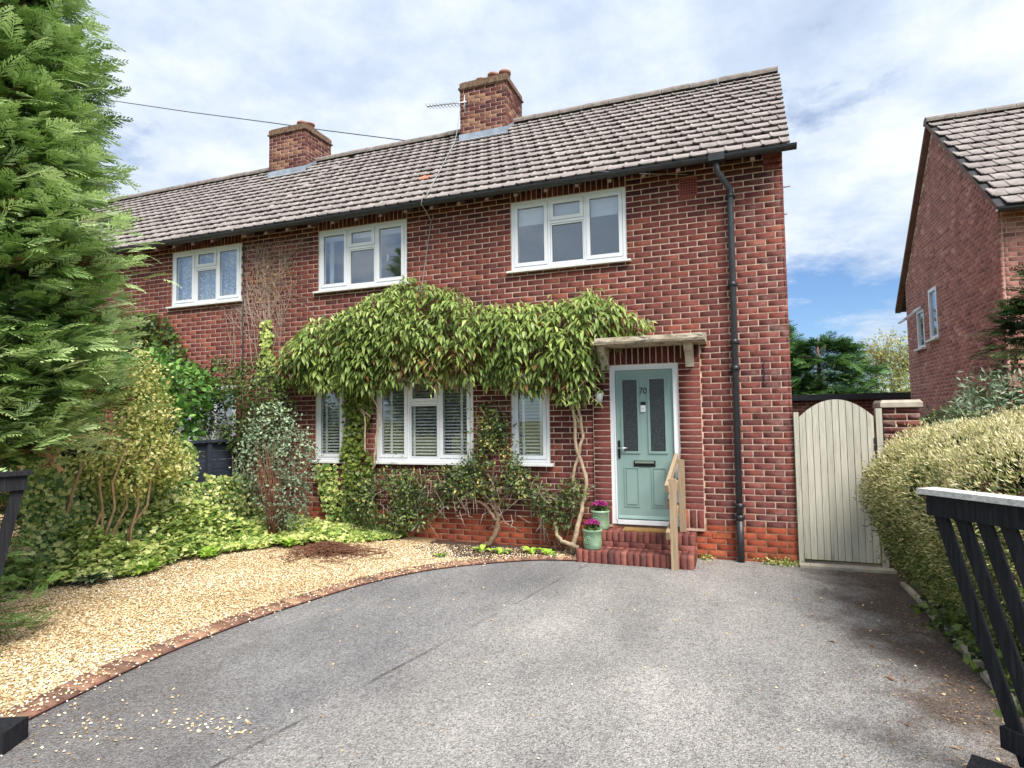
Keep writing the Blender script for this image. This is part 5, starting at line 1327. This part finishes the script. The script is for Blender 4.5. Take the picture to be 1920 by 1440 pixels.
# ivy over the fence and along the ground
iv = empty('fence_ivy', (-7.9, -1.9, .1), 'thick variegated ivy smothering the boundary fence', 'ivy')
n = 11500; yy = RNG.uniform(-3.5, -.35, n); zz = RNG.random(n) ** .9 * 1.75
topz = 1.55 + .22 * vnoise(np.column_stack([yy, yy * 0]), 2.0, 3) - np.clip((-1.75 - yy) * .2, 0, .2)
hole = (yy > -1.35) & (zz > .95 + .12 * vnoise(np.column_stack([yy, zz]), 5, 2))
ok = (zz < topz) & ~hole; yy, zz = yy[ok], zz[ok]; n = len(yy)
xx = -7.93 + (.10 + .34 * np.clip(1 - zz / 1.8, 0, 1) * np.where((yy < -1.9) & (zz > .45), .35, 1)) * (.75 + .45 * vnoise(np.column_stack([yy, zz]), 2.4, 5)) * RNG.uniform(.55, 1.05, n)
d = np.column_stack([RNG.random(n) * .5, RNG.normal(-.15, .6, n), -np.abs(RNG.normal(.55, .4, n))]); nr = np.column_stack([np.full(n, .8), RNG.normal(-.35, .4, n), RNG.normal(.5, .35, n)])
leaves('foliage', IVY, np.column_stack([xx, yy, zz]), d, nr, RNG.uniform(.035, .07, n), RNG.uniform(.05, .95, n), M['lf_ivy'], iv, kind='stuff')
gc = None
GP = [(-9.6, -4.2), (-8.4, -4.0), (-7.65, -3.7), (-7.15, -3.3), (-6.88, -2.8), (-6.98, -2.25), (-6.78, -1.8), (-6.58, -1.4), (-6.4, -1.1), (-6.0, -.85), (-5.4, -.5), (-5.1, -.2), (-5.2, -.02), (-7.9, -.02), (-8.0, -3.2), (-9.6, -3.3)]
P = samp(GP, 15500); n = len(P)
ed = np.clip((-P[:, 0] - 6.85) / 1.0, 0, 1) ** 1.3 * .72 * np.clip((P[:, 1] + 3.9) / .9, .2, 1) * np.clip((-.35 - P[:, 1]) / .6, .3, 1) + .07
h = mound(P[:, 0], P[:, 1]) + ed * (.7 + .6 * vnoise(P, 3.5, 9)) * RNG.uniform(.35, 1.05, n) + .03 + .05 * np.clip(vnoise(P, 6.0, 14), 0, 1)
d = rnd_dir(n) * [1, 1, .35]; nr = np.column_stack([RNG.normal(.1, .4, n), RNG.normal(-.35, .4, n), np.full(n, .9)])
leaves('ground_ivy', IVY, np.column_stack([P, np.maximum(h, .02)]), d, nr, RNG.uniform(.045, .085, n), RNG.uniform(.1, .95, n), M['lf_ground'], label='pale yellow-green ground cover along the foot of the border', cat='ground cover', kind='stuff')
# broad-leaved clumps at the front of the border
for i, (x, y, r_, lab) in enumerate(((-7.12, -3.22, .19, 'blue-green rosette of long leaves nearest the gate in the border'), (-6.93, -2.72, .17, 'leafy green clump at the front of the border'), (-6.80, -2.02, .17, 'bright leafy clump spilling onto the gravel edge'), (-6.35, -1.12, .15, 'small leafy clump at the far end of the border'))):
    o = empty('border_plant', (x, y, 0), lab, 'plant', 'leafy clumps along the border'); n = 34; az = RNG.uniform(0, 6.28, n); zt = mound(np.array([x]), np.array([y]))[0]
    d = np.column_stack([np.cos(az), np.sin(az), RNG.uniform(.3, 1.3, n)])
    leaves('leaf_clump', lance(.3, -.15, .7), np.column_stack([np.full(n, x) + RNG.normal(0, .03, n), np.full(n, y) + RNG.normal(0, .03, n), np.full(n, zt + .05)]), d, np.repeat([[0, 0, 1.]], n, 0) + RNG.normal(0, .1, (n, 3)), RNG.uniform(.6, 1.25, n) * r_, RNG.uniform(.2, .8, n) + (0 if i else -.1), M['lf_grey'] if i == 0 else M['lf_lime'], o, kind='stuff')
# lime green seedlings under the window
for i, (x, y, s_) in enumerate(((-4.17, -.90, .09), (-3.78, -.47, .15), (-3.48, -.52, .15), (-3.12, -.40, .17), (-2.88, -.46, .18))):
    o = empty('primrose_plant', (x, y, 0), ('tiny lime green seedling alone at the gravel edge', 'lime green plant below the trunk of the climbing shrub', 'low lime green plant, second from the seedling on the soil', 'upright lime green plant with broad leaves on the soil', 'lime green plant nearest the brick steps')[i], 'plant', 'lime green plants on the soil bed')
    n = 7 if i else 5
    for k_ in range(n):
        a = k_ * 6.28 / n + random.random(); lf = lance(.5, -.9, .5); me = np_mesh('leaf', lf[0], [lf[1]], M['lf_lime'], np.full(len(lf[1]), RNG.random()), smooth=True)
        q_ = bpy.data.objects.new('leaf', me); link(q_, (x + .02 * math.cos(a), y + .02 * math.sin(a), .015), o); q_.rotation_euler = (0, random.uniform(-.3, .2), a); q_.scale = (s_ * random.uniform(.7, 1.1),) * 3
# weeds at the house corner and step foot
for x, y, w_, lab in ((-.2, -.10, .24, 'low yellow-green weeds at the foot of the house corner'), (-1.02, -.06, .07, 'small weed tuft between the steps and the wall')):
    n = int(900 * w_); P = np.column_stack([RNG.normal(x, w_ * .5, n), y + RNG.normal(0, .04, n), np.abs(RNG.normal(0, .035, n)) + .01])
    leaves('weed_patch', OVAL, P, rnd_dir(n), rnd_dir(n) + [0, 0, 1], RNG.uniform(.02, .04, n), RNG.random(n), M['lf_ground'], label=lab, cat='weeds')
# heap of cut twigs on the gravel
mb = MB(); rr = random.Random(2)
for i in range(520):
    r_ = abs(rr.gauss(0, .34)); a = rr.uniform(0, 6.28); x, y = -5.68 + r_ * math.cos(a) * 1.05, -1.12 + r_ * math.sin(a) * .75; h = max(.015, .13 - r_ * .22) * rr.random() + .015
    b = rr.uniform(0, 6.28); l = rr.uniform(.06, .20); dz = rr.uniform(-.02, .03)
    mb.tube([(x - math.cos(b) * l, y - math.sin(b) * l, h), (x, y, h + rr.uniform(-.01, .02)), (x + math.cos(b + .3) * l, y + math.sin(b + .3) * l, max(.012, h + dz))], [.005, .004, .0025], 4, cap=False)
mb.build('brushwood_heap', M['twig_brown'], label='low heap of cut brown twigs on the gravel', cat='brushwood')

# ------------------------------------------------------------------ tall conifer by the entrance
def conifer(name, label, base, prof, nbr, nsp, ssz, mat, seed=1, z0=1.1, SPRS=SPR, rise=.25, group=None, half=None, tint0=.5, core=0):
    o = empty(name, base, label, 'tree', group); rg = np.random.default_rng(seed)
    zs, rs = [q[0] for q in prof], [q[1] for q in prof]
    A = {i: ([], [], [], [], []) for i in range(len(SPRS))}
    tr = MB(); hgt = zs[-1]; tr.tube([(base[0], base[1], base[2] - .05), (base[0] + .05, base[1], base[2] + hgt * .5), (base[0], base[1], base[2] + hgt)], [.16, .11, .02], 8)
    lim = MB()
    for b in range(nbr):
        z = z0 + (hgt - z0) * (1 - (1 - rg.random()) ** .8) if half is None else rg.uniform(z0, hgt); th = rg.uniform(0, 6.283) if half is None else rg.uniform(half[0], half[1])
        r_ = np.interp(z, zs, rs) * (1 + .20 * math.sin(3 * th + z * 2.1) * .6 + rg.normal(0, .11)); 
        if r_ < .12: continue
        dr_ = np.array([math.cos(th), math.sin(th), 0]); sd_ = np.array([-math.sin(th), math.cos(th), 0])
        if b % 3 == 0: lim.tube([(base[0], base[1], base[2] + z - .1), tuple(np.array(base) + dr_ * r_ * .5 + [0, 0, z + .05]), tuple(np.array(base) + dr_ * r_ * .9 + [0, 0, z + rise * r_ * .6])], [.02, .014, .004], 4)
        n_ = nsp; f = .5 + .53 * rg.random(n_) ** .8; sp = rg.normal(0, .20, n_) * (.4 + f)
        P = np.array(base)[None] + dr_ * (r_ * f)[:, None] + sd_ * (sp * min(r_, 1.3))[:, None]
        P[:, 2] += z + rise * r_ * f * .55 - .10 * f * f + rg.normal(0, .05, n_) - .18 * np.abs(sp)
        ya = rg.normal(0, .45, n_) + sp * 1.2
        D = dr_[None] * np.cos(ya)[:, None] + sd_[None] * np.sin(ya)[:, None]; D[:, 2] += rg.normal(rise * .9, .28, n_)
        U = np.array([[0, 0, 1.0]]) + rg.normal(0, .35, (n_, 3)) - .45 * D * 0 + .35 * dr_[None]
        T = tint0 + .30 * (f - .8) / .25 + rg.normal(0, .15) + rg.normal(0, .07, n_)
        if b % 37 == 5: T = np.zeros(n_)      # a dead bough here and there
        k = b % len(SPRS)
        for lst, val in zip(A[k], (P, D, U, ssz * rg.uniform(.65, 1.25, n_), T)): lst.append(val)
    V, F, TT = [], [], []; off = 0
    for k, (P, D, U, S_, T) in A.items():
        if not P: continue
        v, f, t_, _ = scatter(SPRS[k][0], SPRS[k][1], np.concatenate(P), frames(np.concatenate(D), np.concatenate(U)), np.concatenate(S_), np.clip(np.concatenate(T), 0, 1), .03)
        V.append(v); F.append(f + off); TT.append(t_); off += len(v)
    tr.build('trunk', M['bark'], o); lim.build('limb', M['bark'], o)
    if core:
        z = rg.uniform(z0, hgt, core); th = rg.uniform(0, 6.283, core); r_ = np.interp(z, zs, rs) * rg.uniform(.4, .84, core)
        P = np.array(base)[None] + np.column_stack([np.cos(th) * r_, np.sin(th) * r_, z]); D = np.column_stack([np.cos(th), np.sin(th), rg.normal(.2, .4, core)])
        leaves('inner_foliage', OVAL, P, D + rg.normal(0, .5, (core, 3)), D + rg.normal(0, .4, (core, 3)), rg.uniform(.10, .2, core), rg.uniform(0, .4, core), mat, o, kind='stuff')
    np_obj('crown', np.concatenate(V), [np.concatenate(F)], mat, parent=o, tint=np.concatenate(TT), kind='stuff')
    return o
tc_ = conifer('conifer_tree', 'tall feathery green conifer overhanging the entrance gate', (-6.95, -4.72, 0), [(1.2, .4), (1.45, .82), (1.8, .98), (2.6, 1.06), (3.3, 1.07), (4.2, 1.0), (5.2, .85), (6.2, .62), (7.2, .12)], 620, 26, .24, M['lf_conifer'], 3, z0=1.42, tint0=.74, core=7000, rise=.36)
n = 26; P = RNG.normal((-6.15, -4.3, 1.47), (.03, .03, .05), (n, 3)); leaves('dead_sprig', KITE, P, rnd_dir(n) + [0, 0, -.6], rnd_dir(n), RNG.uniform(.05, .1, n), RNG.uniform(.4, .8, n), M['litter'], tc_)
# young conifer by the gate: only the sprays reach into view
conifer('young_conifer', 'low conifer sprays poking over the gravel from beside the gate', (-6.6, -4.95, 0), [(.05, .5), (.3, .62), (.7, .56), (1.1, .4), (1.3, .1)], 34, 9, .2, M['lf_conifer'], 5, z0=.1, tint0=.4)
conifer('young_conifer', 'feathery low conifer filling the corner behind the black gate', (-8.75, -3.55, 0), [(.05, .6), (.5, .75), (1.0, .6), (1.5, .2)], 40, 14, .28, M['lf_conifer'], 6, z0=.1, tint0=.62)

# ------------------------------------------------------------------ clipped hedge on the right
hd = empty('clipped_hedge', (1.7, -1.6, 0), 'rounded clipped hedge with straw coloured top along the drive', 'hedge')
HY0, HY1 = -3.35, -.12
HCX = np.array([1.02, .90, .72, .60, .62, .78, 1.05, 1.45, 2.0, 2.6, 2.95, 3.1, 3.0, 2.8]); HCZ = np.array([.04, .25, .55, .92, 1.16, 1.38, 1.54, 1.64, 1.70, 1.70, 1.55, 1.1, .5, .04])
def hedge_surface(n, inset=0.0):
    """cross-section: undercut foot, bulging shoulder, domed top"""
    s_ = RNG.random(n); y = RNG.uniform(HY0, HY1, n)
    cs_x, cs_z = HCX, HCZ
    ln = np.concatenate([[0], np.cumsum(np.hypot(np.diff(cs_x), np.diff(cs_z)))]); ln /= ln[-1]
    x = np.interp(s_, ln, cs_x); z = np.interp(s_, ln, cs_z)
    tx = np.gradient(cs_x, ln); tz = np.gradient(cs_z, ln); nx_ = -np.interp(s_, ln, tz); nz_ = np.interp(s_, ln, tx); l = np.hypot(nx_, nz_); nx_, nz_ = nx_ / l, nz_ / l
    endf = np.clip((HY1 - y) / .55, 0, 1); endn = np.clip((y - HY0) / .5, 0, 1)
    rnd = np.minimum(np.sqrt(np.clip(1 - (1 - endf) ** 2, 0, 1)), np.sqrt(np.clip(1 - (1 - endn) ** 2, 0, 1)))
    cxx, czz = 1.9, .75
    k = .55 + .45 * rnd
    x = cxx + (x - cxx) * (1 - (1 - k) * .55); z = z * (1 - (1 - k) * .35)
    far_ = np.clip((y + 3.4) / 3.3, 0, 1)
    x += .16 * (1 - far_) ** 2; 
    P = np.column_stack([x, y, z]); Nn = np.column_stack([nx_, np.where(endf < 1, (1 - endf) * .9, 0) - np.where(endn < 1, (1 - endn) * .9, 0), nz_])
    bmp = .095 * vnoise(P, 2.6, 6) + .03 * vnoise(P, 8.0, 7)
    return P + Nn * (bmp - inset)[:, None], Nn
P, Nn = hedge_surface(76000); C_ = samp(list(zip(1.9 + (HCX - 1.9) * .76 + .16, HCZ * .85)), 9000); P = np.concatenate([P, np.column_stack([C_[:, 0], HY0 - .02 + .06 * vnoise(C_, 4, 3), C_[:, 1]])]); Nn = np.concatenate([Nn, np.repeat([[0, -1., .2]], 9000, 0)]); P = P + Nn * (RNG.normal(-.015, .03, len(P)) + .10 * (RNG.random(len(P)) < .012))[:, None]
hk = vnoise(P, 6.5, 12) + .5 * vnoise(P, 15, 13) < .75; P, Nn = P[hk], Nn[hk]; n = len(P)
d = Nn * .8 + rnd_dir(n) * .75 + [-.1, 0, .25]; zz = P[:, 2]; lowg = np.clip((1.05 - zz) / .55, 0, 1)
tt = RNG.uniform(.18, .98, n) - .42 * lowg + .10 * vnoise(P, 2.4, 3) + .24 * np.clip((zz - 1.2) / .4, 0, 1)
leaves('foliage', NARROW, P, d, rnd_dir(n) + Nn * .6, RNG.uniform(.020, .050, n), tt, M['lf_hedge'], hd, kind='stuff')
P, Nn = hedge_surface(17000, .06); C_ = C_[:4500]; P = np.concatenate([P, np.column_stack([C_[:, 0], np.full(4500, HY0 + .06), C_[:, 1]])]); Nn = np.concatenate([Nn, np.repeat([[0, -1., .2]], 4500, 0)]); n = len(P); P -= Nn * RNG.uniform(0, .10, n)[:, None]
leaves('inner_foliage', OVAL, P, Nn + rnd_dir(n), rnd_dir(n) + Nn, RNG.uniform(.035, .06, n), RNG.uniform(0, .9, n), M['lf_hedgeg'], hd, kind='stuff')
mb = MB(); rr = random.Random(9)
for i in range(70):
    y = rr.uniform(HY0, HY1); x = 1.15 + rr.uniform(-.1, .5); mb.tube([(x, y, 0), (x - .05, y + rr.uniform(-.1, .1), .5), (x + rr.uniform(-.35, .2), y + rr.uniform(-.2, .2), 1.1)], [.016, .012, .005], 5)
mb.build('stem', M['bark'], hd)
# low ivy at the hedge foot
P = np.column_stack([RNG.normal(.95, .10, 900), RNG.uniform(-3.9, -1.5, 900)]); n = len(P)
leaves('foot_ivy', IVY, np.column_stack([P, np.abs(RNG.normal(.02, .09, n)) + .02]), rnd_dir(n), rnd_dir(n) + [-.6, -.4, .8], RNG.uniform(.03, .06, n), RNG.uniform(0, .6, n), M['lf_ivyg'], label='dark ivy creeping out below the clipped hedge', cat='ivy', kind='stuff')
shrub('rear_shrub', 'loose grey-green shrub between the clipped hedge and the neighbouring gable', [(2.35, 1.0, 1.75, .55, .5, .5), (2.9, .9, 1.7, .6, .5, .45), (3.4, .6, 1.75, .6, .5, .45), (1.9, .7, 1.55, .45, .4, .3), (3.0, .2, 1.6, .7, .4, .4)], (2.6, .9, 0), 5200, NARROW, (.06, .12), M['lf_grey'], (.1, .8), .4, 14, .014, seed=12, bump=.35)
shrub('low_dark_shrub', 'dark low shrub just behind the brick gate pier cap', [(1.75, .55, 1.5, .4, .3, .3), (1.45, .5, 1.4, .25, .2, .25)], (1.7, .5, 0), 1500, OVAL, (.03, .05), M['lf_dark'], (.1, .8), .4, 6, .012, seed=13)
conifer('dark_evergreen', 'dark evergreen column against the corner of the neighbouring house', (3.2, 1.8, 0), [(.3, .5), (1.2, .72), (2.2, .70), (3.0, .50), (3.6, .10)], 130, 22, .26, M['lf_darkcon'], 8, z0=.5, tint0=.45)

# ------------------------------------------------------------------ trees beyond
conifer('background_conifer', 'dense dark conifer behind the flat-roofed outbuilding', (2.35, 17, 0), [(.5, 1.6), (2.0, 1.75), (3.2, 1.45), (4.0, 1.0), (4.6, .3)], 150, 26, .55, M['lf_darkcon'], 11, z0=.8, SPRS=SPR_S, tint0=.5)
conifer('background_conifer', 'spiky topped conifer at the edge of the house behind the side gate', (1.0, 18.5, 0), [(.5, 1.2), (2.5, 1.3), (4.0, .9), (4.9, .5), (5.4, .1)], 120, 22, .55, M['lf_darkcon'], 12, z0=.8, SPRS=SPR_S, tint0=.62)
def thin_tree(name, label, base, h, spread, nleaf, seed, mat):
    o = empty(name, base, label, 'tree'); rr = random.Random(seed); mb = MB(); tips = []
    def br(p, d, l, r_, dep):
        q = p + d * l; m_ = p.lerp(q, .5) + Vector((rr.gauss(0, .04 * l), rr.gauss(0, .04 * l), 0)); mb.tube([p, m_, q], [r_, r_ * .8, r_ * .55], 5, cap=False)
        tips.extend([m_, q])
        if dep:
            for k in range(rr.choice((2, 3, 3))):
                nd = (d + Vector((rr.gauss(0, spread), rr.gauss(0, spread), rr.gauss(.1, .2)))).normalized(); br(p.lerp(q, rr.uniform(.5, 1)), nd, l * rr.uniform(.6, .8), r_ * .6, dep - 1)
    for k in range(4): br(Vector(base) + Vector((rr.gauss(0, .15), rr.gauss(0, .15), 0)), Vector((rr.gauss(0, .16), rr.gauss(0, .16), 1)).normalized(), h * .36, .05, 5)
    mb.build('trunk', M['bark'], o); T = np.array([tuple(t_) for t_ in tips]); k = RNG.integers(0, len(T), nleaf)
    low = np.clip(1.35 - (T[k][:, 2]) / h, .12, 1); sel = RNG.random(nleaf) < low; k = k[sel]; n_ = len(k)
    P = T[k] + RNG.normal(0, .13, (n_, 3)); leaves('crown', KITE, P, rnd_dir(n_) + [0, 0, -.3], rnd_dir(n_), RNG.uniform(.08, .15, n_), RNG.random(n_), mat, o, kind='stuff')
thin_tree('sparse_tree', 'sparse pale-leaved tree seen between the outbuilding and the neighbouring gable', (5.2, 19, 0), 5.6, .42, 5200, 3, M['lf_pale'])
shrub('background_shrub', 'yellow-green bush behind the outbuilding below the sparse tree', [(4.6, 17.5, 2.2, .9, .7, .9), (5.6, 17.8, 2.4, .8, .7, .9), (3.9, 17.6, 2.0, .5, .6, .8)], (4.8, 17.6, 0), 2200, OVAL, (.09, .16), M['lf_pale'], (0, .6), .4, 6, .03, seed=15)
shrub('background_shrub', 'far green treetop peeping over the roof of the attached house', [(-22, 16, 9.2, 2.2, 2, 1.6), (-19.5, 16, 8.2, 2.0, 2, 1.4)], (-21, 16, 0), 2600, OVAL, (.2, .36), M['lf_darkcon'], (.2, .9), .4, 5, .12, seed=16)

# ------------------------------------------------------------------ aerial, cables, litter
ar = empty('television_aerial', (-5.5, 2.45, 7.6), 'small television aerial on the side of the near chimney', 'aerial')
mb = MB(); mb.tube([(-6.15, 2.5, 7.93), (-5.25, 2.42, 7.80)], .011, 6); mb.build('boom', M['alu'], ar)
for i in range(10):
    x = -6.13 + i * .075; z = 7.93 - i * .0108
    mb = MB(); mb.tube([(x, 2.38, z), (x, 2.62, z)], .005, 5); mb.tube([(x, 2.5, z - .03), (x, 2.5, z + .045)], .006, 5); mb.build('element', M['alu'], ar)
mb = MB(); mb.tube([(-5.30, 2.52, 7.6), (-5.30, 2.44, 7.65), (-5.30, 2.43, 7.95)], .012, 6); mb.build('mast', M['alu'], ar)
def roofz(y): return EAVE[1] + (y - EAVE[0]) * (RIDGE[1] - EAVE[1]) / (RIDGE[0] - EAVE[0]) + .07
mb = MB(); mb.tube([(-5.42, 2.5, 7.75), (-5.46, 2.4, 7.2)] + [(-5.46 + (2.3 - y) * .30, y, roofz(y)) for y in np.linspace(2.3, -.2, 10)] + [(-4.68, -.36, 4.92), (-4.70, -.38, 4.78), (-4.72, -.20, 4.74), (-4.74, -.01, 4.66), (-4.9, -.01, 3.7), (-4.95, -.02, 3.5)], .007, 5); mb.build('aerial_cable', M['cable'], label='thin pale aerial cable running down the roof from the near chimney', cat='cable')
pts = [(-29.0, 9, 16.45), (-25.5, 9, 15.42), (-20, 9, 13.72), (-15.95, 9, 12.52), (-13.7, 9, 11.83), (-9.5, 9, 10.60), (-4, 9, 9.1)]
mb = MB(); mb.tube(pts, .016, 5); mb.build('overhead_wire', M['wire'], label='black overhead wire crossing the sky behind the far chimney', cat='wire')
mb = MB(); mb.tube([(-2.15, -.36, 4.86), (-1.6, -.20, 4.80), (-1.1, -.02, 4.78)], .005, 4); mb.build('telephone_cable', M['cable'], label='short pale cable from gutter to wall above the air brick', cat='cable')
# leaf litter on the asphalt
n = 2600; x = np.clip(.78 - np.abs(RNG.normal(0, .42, n)), -1.5, .95); y = RNG.uniform(-4.9, -.2, n)
x = np.concatenate([x, RNG.normal(-1.0, .09, 160), RNG.uniform(-4.3, .4, 260), RNG.normal(-4.3, .25, 160)]); y = np.concatenate([y, -.22 + RNG.normal(0, .1, 160), RNG.uniform(-5.5, -.6, 260), RNG.normal(-5.3, .2, 160)]); n = len(x)
P = np.column_stack([x, y, np.full(n, .006) + RNG.random(n) * .006]); d = rnd_dir(n) * [1, 1, .08]
leaves('leaf_litter', kite(.3, .06), P, d, np.repeat([[0, 0, 1.]], n, 0) + RNG.normal(0, .2, (n, 3)), np.where(RNG.random(n) < .02, RNG.uniform(.035, .07, n), RNG.uniform(.008, .026, n)), RNG.random(n), M['litter'], label='dry leaf litter strewn over the asphalt beside the hedge', cat='leaf litter', kind='stuff')
